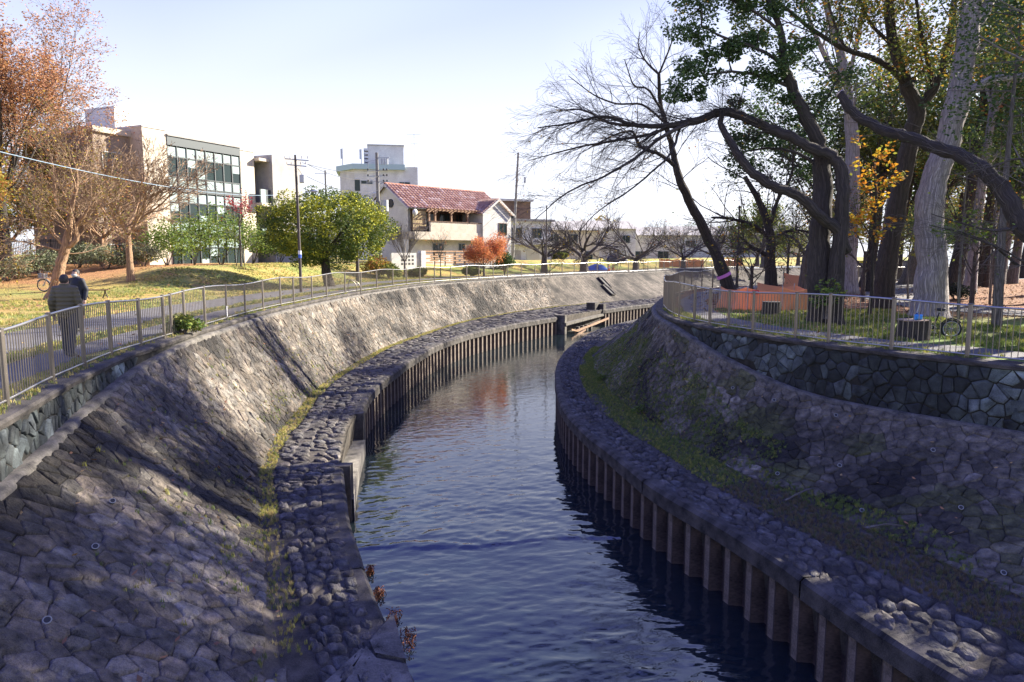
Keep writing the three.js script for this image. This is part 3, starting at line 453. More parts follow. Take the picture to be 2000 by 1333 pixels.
// a tree whose main limbs are measured lines: limbs = [[ [px,py,d,r], ... ], ...]
function limbTree(name, label, base, limbs, o) {
  const t = thing(name, label, 'tree', [0, 0, 0], 0, o.group), W = new MB(), T = new MB(), tips = [], Lf = new MB(); Lf.col(1, 1, 1); const lines = [];
  limbs.forEach((l, li) => {
    const raw = l.map(([px, py, d]) => at(px, py, d)); if (li === 0 && o.ground !== undefined) { raw[0].y = o.ground - .15; }
    const pts = smoothPts(raw, 5), n = pts.length - 1, rad = t2 => { const f = t2 * (l.length - 1), i = Math.min(l.length - 2, Math.floor(f)); return lerp(l[i][3], l[i + 1][3], f - i); };
    const wob = pts.map((p, i) => i && i < n ? p.clone().add(V(rr(-1, 1), rr(-1, 1), rr(-1, 1)).multiplyScalar(Math.min(.022, .1 * rad(i / n)) + .008)) : p);
    if (li === 0) { const r0 = rad; W.tube(wob, t2 => r0(t2) * (1 + .5 * Math.exp(-t2 * n * .9)), 14, true, .07); } else W.tube(wob, rad, rad(0) > .12 ? 12 : 7, true, .07); lines.push({ pts: wob, rad, spec: l.spec });
  });
  const twigSpec = o.twigs; lines.forEach((ln, li) => {
    const sp2 = o.spawn?.[li] ?? o.spawnAll; if (!sp2) return; const [cnt, t0, t1, len, lr0] = sp2;
    for (let k = 0; k < cnt; k++) { const t2 = lerp(t0, t1, (k + rnd()) / cnt), i = Math.min(ln.pts.length - 2, Math.floor(t2 * (ln.pts.length - 1))), p = ln.pts[i], dr = ln.pts[i + 1].clone().sub(p).normalize(), a = rr(.5, 1.2), dd = dr.clone().multiplyScalar(Math.cos(a)).addScaledVector(perp(dr), Math.sin(a)); if (o.bias) dd.add(o.bias); dd.normalize(); grow(W, T, tips, p, dd, len * rr(.6, 1.3), Math.min(ln.rad(t2) * .5, lr0 ?? .05) * rr(.7, 1.1), 0, twigSpec); }
  });
  if (o.crown) for (const [li, spec, len, r] of o.crown) { const ln = lines[li], m = ln.pts.length - 1; grow(W, T, tips, ln.pts[m], ln.pts[m].clone().sub(ln.pts[m - 2]).normalize(), len, r ?? ln.rad(1) * .95, 0, spec); }
  if (o.clumps) for (const [px, py, d, r, dens] of o.clumps) {
    const c = at(px, py, d), rm = 1.22 * r * d / FOCAL; let bp = null, be = 1e9; for (const ln of lines) for (const p of ln.pts) { const e = p.distanceToSquared(c) + (p.y > c.y ? .5 : 0); if (e < be) { be = e; bp = p; } }
    const m = bp.clone().lerp(c, .5).add(V(rr(-.1, .1), rr(.0, .25), rr(-.1, .1))); T.tube(smoothPts([bp, m, c], 4), q => lerp(.03, .008, q), 4, false);
    for (let k = 0; k < 5; k++) { const e = c.clone().add(V(rr(-1, 1), rr(-.7, .9), rr(-1, 1)).multiplyScalar(rm * .8)); T.tube([m.clone().lerp(c, .7), e], q => lerp(.012, .004, q), 3, false); }
    const sub = Math.max(3, Math.round(r / 7)); for (let k = 0; k < sub; k++) { const cc = c.clone().add(V(rr(-1, 1), rr(-.8, .8), rr(-1, 1)).multiplyScalar(rm * .75)); clump(Lf, cc, rm * rr(.38, .62), Math.round((o.clumpN ?? 90) * (dens ?? 1)), o.leaf ?? .085, o.clumpCol ?? GREEN.camphor); }
  }
  if (o.leafPer) leaves(Lf, tips, o.leafPer, o.leafSpread ?? .12, o.leaf ?? .08, o.leafCol, o.keep);
  W.build('trunk', o.bark, t); if (T.p.length) T.build('twigs', o.twigBark ?? o.bark, t); if (Lf.p.length) Lf.build('crown', o.leafMat ?? M.leaf, t);
  if (o.sawn) { const ln = lines[0], m = ln.pts.length - 1, e = ln.pts[m], dr = e.clone().sub(ln.pts[m - 1]).normalize(); new MB().tube([e.clone().addScaledVector(dr, -.02), e.clone().addScaledVector(dr, .02)], ln.rad(1) * 1.04, 14, true).build('sawn_end', std([.55, .45, .38], .9), t); }
  return { t, lines, tips };
}
// a tree grown from its foot
function grownTree(name, label, x, y, z, h, r, o) {
  const t = thing(name, label, o.cat ?? 'tree', [x, y, z], 0, o.group), W = new MB(), T = new MB(), tips = [], Lf = new MB(); Lf.col(1, 1, 1);
  const lean = o.lean ?? [0, 0], trunk = [V(0, -.15, 0), V(lean[0] * .3, h * .3, lean[1] * .3), V(lean[0] * .7, h * .65, lean[1] * .7), V(lean[0], h, lean[1])], pts = smoothPts(trunk, 4); W.tube(pts, q => r * (1 + .45 * Math.exp(-q * 9)) * lerp(1, .7, q), 10, true, .07);
  const top = pts[pts.length - 1]; for (let k = 0; k < o.stems; k++) { const a = k / o.stems * 6.283 + rr(-.5, .5), el = (o.spread ?? .7) * rr(.7, 1.2), hh = o.stemFrom ? rr(o.stemFrom, 1) : 1, p = pts[Math.min(pts.length - 1, Math.round(hh * (pts.length - 1)))]; grow(W, T, tips, p, V(Math.cos(a) * Math.sin(el), Math.cos(el), Math.sin(a) * Math.sin(el)), o.len * rr(.8, 1.2), r * .62 / Math.sqrt(o.stems / 2.5) * rr(.8, 1.1), 0, o.spec); }
  if (o.leafPer) leaves(Lf, tips, o.leafPer, o.leafSpread ?? .15, o.leaf ?? .09, o.leafCol, o.keep);
  W.build('trunk', o.bark, t); if (T.p.length) T.build('twigs', o.twigBark ?? o.bark, t); if (Lf.p.length) Lf.build('crown', o.leafMat ?? M.leaf, t);
  return t;
}
const BARE = { max: 3, split: 0, kids: [5, 5, 4], ang: [.7, .75, .8], lr: .6, rr: .6, up: [-.02, 0, .02], wob: .25 };
const FULL = { max: 3, split: 1, kids: [5, 5, 5], ang: [.6, .75, .8], lr: .62, rr: .6, up: .05, wob: .22 };

// --- wooded bank, near trees ---
reseed(31);
limbTree('cherry_tree', 'dark leaning cherry trunk with a pink ribbon behind the orange netting', 0, [
  [[1430, 585, 35, .33], [1412, 530, 35, .29], [1385, 470, 35, .25], [1350, 400, 34.5, .21], [1325, 345, 34, .18], [1313, 290, 34, .14], [1300, 240, 33.5, .11], [1290, 200, 33.5, .09], [1287, 145, 33, .07]],
  [[1320, 325, 34, .11], [1290, 302, 33.5, .09], [1250, 285, 33, .075], [1236, 258, 33, .06], [1205, 262, 32.5, .045], [1150, 290, 32, .03]],
  [[1287, 145, 33, .06], [1262, 120, 33, .04], [1247, 88, 33, .03], [1250, 62, 33, .015]], [[1287, 145, 33, .05], [1308, 95, 32.5, .035], [1325, 45, 32, .02]],
  [[1292, 215, 33.5, .06], [1262, 172, 33, .045], [1240, 168, 33, .035], [1220, 116, 32.5, .02]], [[1300, 240, 33.5, .06], [1255, 205, 33, .05], [1205, 203, 32.5, .04], [1160, 185, 32, .03], [1110, 148, 31.5, .015]],
], { bark: M.barkDark, twigBark: M.barkBare, ground: 0, twigs: { max: 2, split: -1, kids: [5, 4], ang: [.6, .7], lr: .6, rr: .55, up: [.0, -.02, -.03], wob: .2, rmin: .004 }, spawn: [[14, .4, 1, 1.8, .028], [20, .1, 1, 1.8, .022], [11, 0, 1, 1.5, .018], [9, 0, 1, 1.5, .018], [13, 0, 1, 1.6, .018], [18, 0, 1, 1.8, .018]] });

reseed(33);
const treeC = limbTree('cherry_tree', 'mossy cherry with long bare limbs reaching out over the river', 0, [
  [[1628, 640, 21.2, 0.258], [1632, 560, 21.2, 0.232], [1640, 460, 21.2, 0.206], [1646, 385, 21.2, 0.189], [1643, 335, 21.3, 0.181], [1625, 306, 21.4, 0.172], [1585, 290, 21.5, 0.155], [1540, 265, 21.6, 0.146], [1500, 250, 21.8, 0.138], [1450, 228, 22, 0.129], [1418, 218, 22, 0.133], [1370, 233, 22, 0.112], [1325, 243, 22, 0.095], [1280, 247, 22, 0.073], [1235, 243, 22, 0.06], [1180, 228, 22, 0.043], [1120, 240, 22, 0.03], [1050, 250, 22, 0.017]],
  [[1655, 492, 21.3, 0.146], [1636, 450, 21.2, 0.163], [1600, 423, 21, 0.15], [1562, 383, 20.9, 0.142], [1520, 368, 20.9, 0.138], [1480, 345, 20.9, 0.129], [1450, 315, 21, 0.12], [1425, 272, 21.3, 0.103], [1408, 244, 21.7, 0.086], [1412, 216, 22, 0.06]],
  [[1350, 238, 22, 0.06], [1290, 270, 21.5, 0.052], [1240, 310, 21.3, 0.043], [1180, 345, 21, 0.03], [1110, 375, 20.8, 0.022], [1045, 430, 20.5, 0.01]],
  [[1310, 246, 22, 0.052], [1270, 262, 22.2, 0.047], [1200, 275, 22.5, 0.039], [1120, 290, 22.6, 0.026], [1030, 315, 22.6, 0.01]],
  [[1330, 244, 22, 0.043], [1310, 300, 21.3, 0.034], [1280, 330, 21, 0.03], [1230, 372, 20.7, 0.022], [1160, 420, 20.4, 0.013], [1105, 490, 20.2, 0.007]],
  [[1260, 246, 22, 0.052], [1190, 240, 22.3, 0.043], [1140, 215, 22.5, 0.03], [1090, 215, 22.6, 0.017]],
], { bark: M.barkDark, twigBark: M.barkBare, ground: 0, bias: V(-.6, .05, 0), twigs: { max: 2, split: -1, kids: [6, 4], ang: [.55, .7], lr: .62, rr: .55, up: [.0, -.03, -.04], wob: .2, rmin: .004 }, spawn: [[56, .42, 1, 1.1, .018], [16, .3, 1, 1, .016], [20, .1, 1, 1.1, .016], [22, .1, 1, 1.1, .016], [18, .1, 1, 1.1, .014], [14, .1, 1, 1.1, .016]], leafPer: .02, leafCol: GREEN.yellow, leaf: .07 });

reseed(35);
limbTree('camphor_tree', 'dark camphor trunk with dense green leaf clumps against the sky', 0, [
  [[1603, 641, 21.6, .36], [1600, 560, 21.6, .33], [1600, 470, 21.7, .3], [1607, 400, 21.8, .28], [1606, 330, 22, .26], [1597, 277, 22, .22], [1572, 225, 22, .19], [1548, 175, 22, .16], [1533, 128, 22, .14], [1525, 60, 22, .09], [1505, 10, 22, .06], [1480, -60, 22, .04]],
  [[1545, 170, 22, .06], [1490, 150, 22, .05], [1430, 140, 22, .04], [1360, 150, 22, .02]], [[1533, 128, 22, .06], [1480, 95, 22, .05], [1420, 75, 22, .04], [1370, 50, 22, .02]], [[1525, 60, 22, .05], [1470, 20, 22, .04], [1400, -10, 22, .03], [1360, -20, 22, .02]],
  [[1606, 330, 22, .07], [1560, 300, 22.3, .05], [1500, 290, 22.5, .04], [1440, 300, 22.6, .02]], [[1580, 240, 22, .05], [1610, 200, 22, .04], [1640, 150, 22, .02]],
], { bark: M.barkDark, ground: 0, leaf: .1, clumpN: 150, leafMat: M.leafGloss, clumps: [[1362, 18, 22, 42], [1350, -25, 22, 35], [1400, -30, 22, 40], [1356, 66, 22, 34], [1372, 97, 22, 20], [1428, 30, 22.5, 34], [1448, -10, 22, 30], [1345, 140, 22, 36], [1326, 168, 21.5, 26], [1352, 188, 22, 16], [1397, 135, 22, 28], [1428, 105, 22, 26], [1445, 74, 22, 26], [1490, 68, 22, 22], [1472, 138, 22, 22], [1522, 105, 21.5, 40], [1559, 97, 22, 28], [1516, 25, 22, 28], [1512, 153, 21.8, 16], [1498, 176, 22, 26, .7], [1525, 195, 22, 18, .6], [1446, 200, 22.4, 22, .6], [1525, 232, 22.2, 24, .6], [1428, 288, 22.5, 28, .8], [1456, 265, 22.5, 26, .6], [1492, 272, 22.6, 26, .6], [1581, 202, 22, 30, .6], [1612, 195, 22, 26, .6], [1600, 120, 22, 24, .6], [1438, 318, 22.5, 22, .8], [1478, 327, 22.6, 20, .5], [1580, 335, 22.6, 22, .5], [1640, 160, 22.3, 26, .5], [1560, -10, 22, 40], [1480, -60, 22, 60], [1620, 40, 23, 35, .5]] });

reseed(37);
const CANOPY = { max: 3, split: 0, kids: [6, 6, 5], ang: [.6, .75, .85], lr: .62, rr: .58, up: [.08, .04, .02], wob: .2 };
limbTree('zelkova_tree', 'thick dark forked trunk with a dark band tied round its fork', 0, [
  [[1722, 612, 27, .37], [1730, 530, 27, .35], [1745, 440, 27, .33], [1762, 350, 27, .31], [1780, 270, 27, .3], [1790, 215, 27, .3], [1772, 165, 27, .22], [1755, 120, 27, .19], [1744, 70, 27, .18], [1738, 15, 27, .17], [1735, -60, 27, .15]],
  [[1790, 220, 27, .2], [1822, 178, 27, .16], [1842, 130, 27, .14], [1858, 60, 27, .12], [1868, -30, 27, .09]],
  [[1770, 165, 27, .12], [1735, 130, 26.5, .11], [1690, 108, 26, .1], [1650, 95, 25.5, .09], [1610, 72, 25, .075], [1570, 45, 24.6, .06], [1530, 12, 24.3, .05], [1470, -20, 24, .03]],
  [[1825, 172, 27, .09], [1812, 120, 26.6, .08], [1798, 60, 26.3, .065], [1788, -20, 26, .05]], [[1744, 90, 27, .07], [1700, 45, 26.6, .06], [1675, -10, 26.2, .05], [1650, -80, 26, .04]], [[1650, 95, 25.5, .05], [1625, 30, 25.3, .04], [1612, -40, 25, .03]],
], { bark: M.barkDark, twigBark: M.barkBare, ground: 0, twigs: { max: 2, split: -1, kids: [4, 4], ang: [.6, .7], lr: .6, rr: .55, up: .03, wob: .2 }, spawn: [[6, .55, 1, 2, .03], [8, .2, 1, 2, .03], [12, .1, 1, 1.6, .025], [8, 0, 1, 1.8, .02], [8, 0, 1, 1.8, .02], [6, 0, 1, 1.5, .02]], crown: [[0, CANOPY, 4.5, .14], [1, CANOPY, 4, .09], [3, CANOPY, 3, .05], [4, CANOPY, 3, .04]], leafPer: 5, leafSpread: .32, leaf: .12, leafCol: p => (rnd() < .8 ? GREEN.olive() : GREEN.yellow()) });

reseed(39);
limbTree('zelkova_tree', 'massive pale grey trunk beside the path with a large side limb', 0, [
  [[1814, 632, 23.2, .56], [1817, 570, 23.3, .49], [1820, 500, 23.4, .45], [1815, 430, 23.5, .43], [1825, 355, 23.5, .4], [1848, 285, 23.5, .37], [1868, 210, 23.5, .35], [1882, 130, 23.5, .31], [1893, 55, 23.5, .3], [1900, -40, 23.5, .24], [1905, -120, 23.5, .2]],
  [[1868, 200, 23.5, .2], [1905, 172, 23.3, .15], [1945, 155, 23, .13], [1985, 150, 22.8, .12], [2050, 140, 22.5, .1], [2120, 90, 22, .07]],
  [[1893, 70, 23.5, .2], [1925, 20, 23.7, .16], [1955, -40, 24, .13]], [[1880, 120, 23.5, .1], [1920, 90, 23.8, .08], [1960, 70, 24, .06], [2010, 30, 24.5, .04]],
], { bark: M.barkPale, twigBark: M.barkGrey, ground: 0, twigs: { max: 2, split: -1, kids: [4, 4], ang: [.6, .7], lr: .6, rr: .55, up: .03, wob: .2 }, spawn: [[4, .7, 1, 2, .03], [6, .3, 1, 1.8, .03], [5, .2, 1, 2, .03], [5, .1, 1, 1.6, .02]], crown: [[0, CANOPY, 5, .18], [1, CANOPY, 3.5, .07], [2, CANOPY, 4.5, .12]], leafPer: 5, leafSpread: .34, leaf: .12, leafCol: p => (rnd() < .82 ? GREEN.olive() : GREEN.yellow()) });

reseed(41);
limbTree('cherry_tree', 'dark mossy pruned limb with a pale sawn end crossing in front of the trees', 0, [
  [[2090, 735, 14.6, 0.311], [2085, 640, 14.6, 0.266], [2065, 540, 14.7, 0.237], [2020, 465, 15, 0.207], [1985, 420, 15.3, 0.192], [1955, 368, 15.6, 0.178], [1915, 328, 15.9, 0.163], [1878, 305, 16.2, 0.148], [1835, 290, 16.5, 0.136], [1780, 270, 16.9, 0.126], [1730, 255, 17.3, 0.118], [1690, 235, 17.6, 0.114], [1660, 212, 17.8, 0.111], [1642, 183, 18, 0.104]],
  [[2000, 440, 15.2, 0.044], [1950, 450, 14.9, 0.03], [1890, 440, 14.7, 0.018], [1820, 418, 14.5, 0.007]], [[1990, 520, 15, 0.037], [1940, 480, 14.8, 0.026], [1880, 455, 14.6, 0.015], [1815, 440, 14.5, 0.006]], [[2040, 540, 14.8, 0.037], [1990, 505, 14.6, 0.022], [1940, 480, 14.5, 0.015], [1870, 455, 14.4, 0.007]], [[2050, 330, 15, 0.037], [1990, 310, 15, 0.022], [1930, 330, 15, 0.015]],
  [[2085, 600, 14.6, 0.148], [2130, 450, 14.5, 0.126], [2150, 250, 14.5, 0.096], [2140, 50, 14.8, 0.067]],
], { sawn: true, bark: M.barkDark, twigBark: M.barkSilver, ground: 0, bias: V(-.5, .0, 0), twigs: { max: 2, split: -1, kids: [4, 3], ang: [.5, .6], lr: .6, rr: .55, up: .0, wob: .2, rmin: .003 }, spawn: [[12, .3, .9, 1, .012], [9, .1, 1, .9, .012], [9, .1, 1, .9, .012], [8, .1, 1, .8, .012], [7, .1, 1, .9, .012], [8, .3, 1, 2, .03]], leafPer: .03, leafCol: GREEN.fresh, leaf: .07 });
// --- wooded bank, farther trunks ---
reseed(51);
const CAN2 = { max: 3, split: 0, kids: [5, 4, 4], ang: [.6, .75, .85], lr: .62, rr: .58, up: [.08, .04, .02], wob: .2 };
const twigsF = { max: 2, split: -1, kids: [4, 3], ang: [.6, .7], lr: .6, rr: .55, up: .03, wob: .2 };
const olv = () => rnd() < .65 ? GREEN.olive() : rnd() < .3 ? GREEN.yellow() : GREEN.camphor();
limbTree('cherry_tree', 'short dark trunk with low bare limbs left of the camphor', 0, [
  [[1508, 572, 41, .36], [1504, 520, 41, .31], [1505, 470, 41, .26], [1497, 430, 41, .21], [1480, 388, 41, .17], [1455, 345, 41, .12]], [[1506, 465, 41, .14], [1470, 440, 40.5, .11], [1430, 428, 40, .08], [1390, 425, 39.5, .05]], [[1500, 500, 41, .13], [1465, 480, 40.6, .09], [1445, 462, 40.3, .06]], [[1506, 435, 41, .12], [1520, 390, 41, .1], [1545, 345, 41, .08], [1550, 300, 41, .05]], [[1500, 470, 41, .1], [1550, 450, 40.7, .07], [1590, 455, 40.4, .05]],
], { bark: M.barkDark, twigBark: M.barkBare, ground: 0, twigs: twigsF, spawnAll: [9, .3, 1, 2.4, .04], leafPer: .35, leafCol: () => rnd() < .5 ? GREEN.fresh() : GREEN.mixed(), leaf: .13, leafSpread: .2 });
limbTree('young_tree', 'slim leaning grey trunk beside the rumpled orange sheet', 0, [[[1566, 590, 31, .2], [1570, 530, 31, .15], [1578, 490, 31, .12], [1596, 455, 31, .08], [1612, 410, 31, .04]], [[1574, 500, 31, .08], [1555, 470, 31, .06], [1530, 455, 31, .03]]], { bark: M.barkGrey, ground: 0, twigs: twigsF, spawnAll: [8, .4, 1, 1.6, .03], leafPer: .3, leafCol: GREEN.olive, leaf: .11 });
limbTree('camphor_tree', 'tall pinkish-grey trunk behind the mossy cherry', 0, [[[1655, 580, 38, .46], [1658, 500, 38, .4], [1664, 400, 38, .37], [1666, 300, 38, .34], [1658, 200, 38, .27], [1642, 110, 38, .22], [1622, 40, 38, .18], [1600, -60, 38, .12]], [[1664, 250, 38, .17], [1640, 170, 37.5, .15], [1605, 95, 37, .12], [1575, 20, 36.5, .09], [1560, -40, 36, .06]], [[1655, 180, 38, .12], [1672, 90, 38, .1], [1690, 0, 38, .08]], [[1666, 330, 38, .1], [1645, 360, 37.6, .08], [1640, 440, 37.4, .05]]], { bark: M.barkPale, ground: 0, twigs: twigsF, spawn: [[8, .5, 1, 3, .05], [8, .2, 1, 2.6, .05], [6, 0, 1, 2.5, .04]], crown: [[0, CAN2, 4.5, .1], [1, CAN2, 3.5, .06], [2, CAN2, 4, .07]], leafPer: 1.5, leafSpread: .3, leaf: .15, leafCol: () => rnd() < .75 ? GREEN.fresh() : GREEN.olive() });
const FT = [ // px, py foot, d, radius, lean px at top, bark, label
  [1690, 560, 46, .34, 18, 'barkDark', 'dark trunk with a yellow band round it', .8], [1738, 556, 52, .3, 20, 'barkDark', 'dark trunk just behind the forked zelkova', .7], [1770, 553, 49, .42, 36, 'barkGrey', 'grey trunk with a flared foot between the two big trunks', 1], [1858, 572, 41, .38, 30, 'barkDark', 'dark trunk close behind the massive pale one', .9],
  [1893, 575, 39, .27, 14, 'barkPale', 'slim pale trunk above the small round bush', .8], [1914, 560, 46, .25, 8, 'barkDark', 'slim dark trunk beyond the round bush', .8], [1942, 556, 48, .46, 40, 'barkGrey', 'broad leaning grey trunk by the leaf litter', 1], [1975, 556, 49, .3, 10, 'barkGrey', 'upright grey trunk at the edge of the wood', .9], [1718, 545, 62, .3, 10, 'barkPale', 'pale far trunk glimpsed beside the yellow leaves', .7], [1812, 540, 66, .3, 14, 'barkGrey', 'thin far trunk behind the massive pale one', .6], [1880, 541, 70, .3, 4, 'barkGrey', 'far trunk beside the bright far lawn', .6], [1928, 540, 72, .3, 8, 'barkPale', 'far pale trunk deep in the wood', .6], [1960, 541, 66, .3, -6, 'barkDark', 'far dark trunk deep in the wood', .6], [1998, 545, 60, .35, 10, 'barkDark', 'dark trunk cut by the picture edge', .8],
  [2080, 570, 38, .4, 20, 'barkGrey', 'grey trunk standing outside the view beyond the pruned limb', 1], [2170, 560, 34, .4, 10, 'barkDark', 'dark trunk standing outside the view by the park path', 1], [2260, 580, 28, .42, 10, 'barkGrey', 'grey trunk standing outside the view behind the fence bend', 1], [2300, 640, 20, .4, 10, 'barkDark', 'dark trunk standing outside the view near the stump', 1.1], [2450, 640, 18, .4, 0, 'barkGrey', 'grey trunk standing outside the view by the near fence', 1.1], [2330, 580, 24, .4, 10, 'barkGrey', 'grey trunk standing outside the view along the park path', 1.1], [2800, 660, 17, .4, 0, 'barkDark', 'dark trunk standing outside the view beyond the near fence end', 1.4], [2640, 620, 21, .4, 0, 'barkGrey', 'grey trunk standing outside the view beyond the near fence end', 1.4], [3000, 660, 19, .4, 0, 'barkGrey', 'pale trunk standing outside the view far along the near fence', 1.4],
];
FT.forEach(([px, py, d, r, ln, bk, label, cr], i) => {
  const g = at(px, py, d), k = 1400 / d; const yT = 7 + rr(-1, 2.5), foot = V(g.x, rightY(g.x, d), -d), top = V(g.x + ln * 1.6 / k, yT * 1.35, -d), W = [[px, py, d, r]];
  const t = thing('woodland_tree', label, 'tree', [0, 0, 0], 0, 'trunks in the park wood'), B = new MB(), T = new MB(), Lf = new MB(), tips = []; Lf.col(1, 1, 1);
  const pts = smoothPts([foot.clone().setY(foot.y - .2), foot.clone().lerp(top, .3).add(V(rr(-.15, .15), 0, 0)), foot.clone().lerp(top, .65).add(V(rr(-.2, .2), 0, 0)), top], 4); B.tube(pts, q => r * lerp(1, .62, q) * (1 + .55 * Math.exp(-q * 10)), 10, true, .06);
  for (let s = 0; s < 4; s++) { const a = s * 1.57 + rr(0, 1), el = rr(.2, .7), p = pts[Math.round(lerp(7, pts.length - 1, s / 3))]; grow(B, T, tips, p, V(Math.cos(a) * Math.sin(el), Math.cos(el), Math.sin(a) * Math.sin(el)), 4 * cr * rr(.8, 1.2), r * .42, 0, CAN2); }
  leaves(Lf, tips, d > 55 ? 3 : 4.8, .52, .215, i % 3 === 0 ? (() => rnd() < .35 ? GREEN.mixed() : GREEN.olive()) : i % 3 === 1 ? olv : GREEN.fresh);
  B.build('trunk', M[bk], t); T.build('twigs', M[bk], t); Lf.build('crown', M.leaf, t);
  if (i === 0) { const c = at(px + 1, 512, d), b = new MB(); b.tube([c.clone().add(V(0, -.05, 0)), c.clone().add(V(0, .05, 0))], r * 1.06, 12, false); b.build('yellow_band', std([.75, .6, .03], .7), t); }
});
reseed(55);
[[1585, 44, 'camphor', 'dense green crown behind the camphor'], [1640, 52, 'camphor', 'dense dark crown behind the pinkish-grey trunk'], [1700, 40, 'olive', 'olive crown above the yellow banded trunk'], [1760, 58, 'camphor', 'dark crown behind the flared grey trunk'], [1810, 46, 'olive', 'olive crown behind the massive pale trunk'], [1870, 54, 'camphor', 'dark crown above the round bush'], [1930, 44, 'camphor', 'dense dark crown above the leaning grey trunk'], [1985, 52, 'olive', 'olive crown at the wood edge']].forEach(([px, d, c, lb]) => { const x = at(px, 500, d).x; grownTree('woodland_tree', 'tall slim tree with a ' + lb, x, rightY(x, d), -d, 6.5, .17, { bark: M.barkDark, stems: 8, len: 4.2, spread: .75, stemFrom: .6, spec: { ...CAN2, kids: [5, 4, 3] }, leafPer: 5, leafSpread: .55, leaf: .22, leafCol: GREEN[c], group: 'trunks in the park wood' }); });
// understorey: leafy shrubs and the yellow spray
function bush(name, label, x, y, z, w, h, n, size, col, o = {}) {
  const t = thing(name, label, o.cat ?? 'shrub', [x, y, z], 0, o.group), Lf = new MB(), S = new MB(); Lf.col(1, 1, 1);
  for (let k = 0; k < 7; k++) { const a = rr(0, 6.28), e = V(Math.cos(a) * w * .35, h * rr(.5, .85), Math.sin(a) * w * .35); S.tube(smoothPts([V(rr(-.08, .08), -.1, rr(-.08, .08)), e.clone().multiplyScalar(.5).add(V(0, .1, 0)), e], 3), q => lerp(.03, .008, q), 4, false); }
  const lobes = o.lobes ?? 9, per = Math.round(n / lobes);
  for (let k = 0; k < lobes; k++) { const a = k * 2.399, q = Math.sqrt((k + .5) / lobes), cy = h * rr(.35, .72) * (1 - .35 * q * q) + h * .08, c = V(Math.cos(a) * w * .36 * q, cy, Math.sin(a) * w * .36 * q); clump(Lf, c, Math.min(w, h) * rr(.24, .34), per, size, col, .85); }
  S.build('stems', M.barkGrey, t); Lf.build('foliage', o.mat ?? M.leafGloss, t); return t;
}
reseed(57);
bush('tall_shrub', 'tall dark shrub standing outside the view behind the near fence', 19.5, 0, -15.8, 5, 7, 3000, .24, GREEN.camphor, { lobes: 14 }); bush('tall_shrub', 'tall green shrub standing outside the view by the near park path', 24, 0, -18.8, 5, 8, 3000, .24, GREEN.fresh, { lobes: 14 });
{ const g = at(1868, 578, 32); bush('round_bush', 'small dark round bush on the leaf litter by the massive trunk', g.x, 0, g.z, 1.4, .85, 1500, .09, mixc([.035, .05, .03], [.05, .06, .045])); }
{ // spray of yellow leaves hanging from a thin branch
  limbTree('young_tree', 'sapling with a bright spray of yellow and orange leaves', 0, [[[1700, 600, 24, .06], [1704, 540, 24, .05], [1706, 470, 24, .045], [1712, 400, 24, .035], [1708, 330, 24, .02], [1700, 290, 24, .01]], [[1706, 470, 24, .025], [1688, 440, 24, .018], [1676, 425, 24, .008]], [[1710, 410, 24, .02], [1730, 370, 24, .015], [1745, 340, 24, .006]]], { bark: M.barkDark, ground: 0, twigs: { max: 1, split: -1, kids: [4], ang: [.6], lr: .6, rr: .5, up: -.03, wob: .25 }, spawn: [[16, .35, 1, .55, .01], [8, .2, 1, .4, .008], [8, .2, 1, .4, .008]], leafPer: 1.15, leafSpread: .1, leaf: .14, leafCol: mixc([.62, .4, .04], [.6, .3, .03], [.55, .22, .03], [.3, .32, .05]) });
  for (const [px, py, d, n, lb] of [[1895, 290, 27, 1500, 'green leafy tree crown low behind the massive pale trunk'], [1990, 90, 20, 4200, 'dense dark evergreen crown at the upper picture edge'], [1780, 470, 33, 900, 'yellow-green leafy sapling between the trunks'], [1885, 440, 22, 450, 'small sprig of green leaves on a thin stem'], [1960, 250, 30, 1800, 'dark green evergreen beyond the pruned limb']]) {
    const g = at(px, py, d), t = thing('evergreen_tree', lb, 'tree', [g.x, 0, g.z]), S = new MB(), Lf = new MB(); Lf.col(1, 1, 1); const big = n > 4000, rad = big ? 1.9 : Math.sqrt(n) * .032; S.tube(smoothPts([V(.1, -.1, -.1), V(-.05, g.y * .5, 0), V(0, g.y + rad * .5, 0)], 5), q => lerp(big ? .16 : .06, .02, q), 6, false);
    const lobes = big ? 26 : 8; for (let k = 0; k < lobes; k++) { const c = V(rr(-1, 1) * rad * .8, g.y + rr(-1, 1) * rad * (big ? 1.2 : .6), rr(-1, 1) * rad * .8); clump(Lf, c, rad * .42, Math.round(n / lobes), big ? .11 : .1, big || px === 1960 ? GREEN.camphor : px === 1780 ? mixc([.4, .38, .05], [.3, .3, .05], [.2, .25, .05]) : GREEN.fresh); S.tube([V(0, clamp(c.y - .2, .3, g.y + rad * .4), 0), c], q => lerp(.025, .006, q), 4, false); }
    S.build('trunk', M.barkGrey, t); Lf.build('crown', M.leafGloss, t);
  }
}
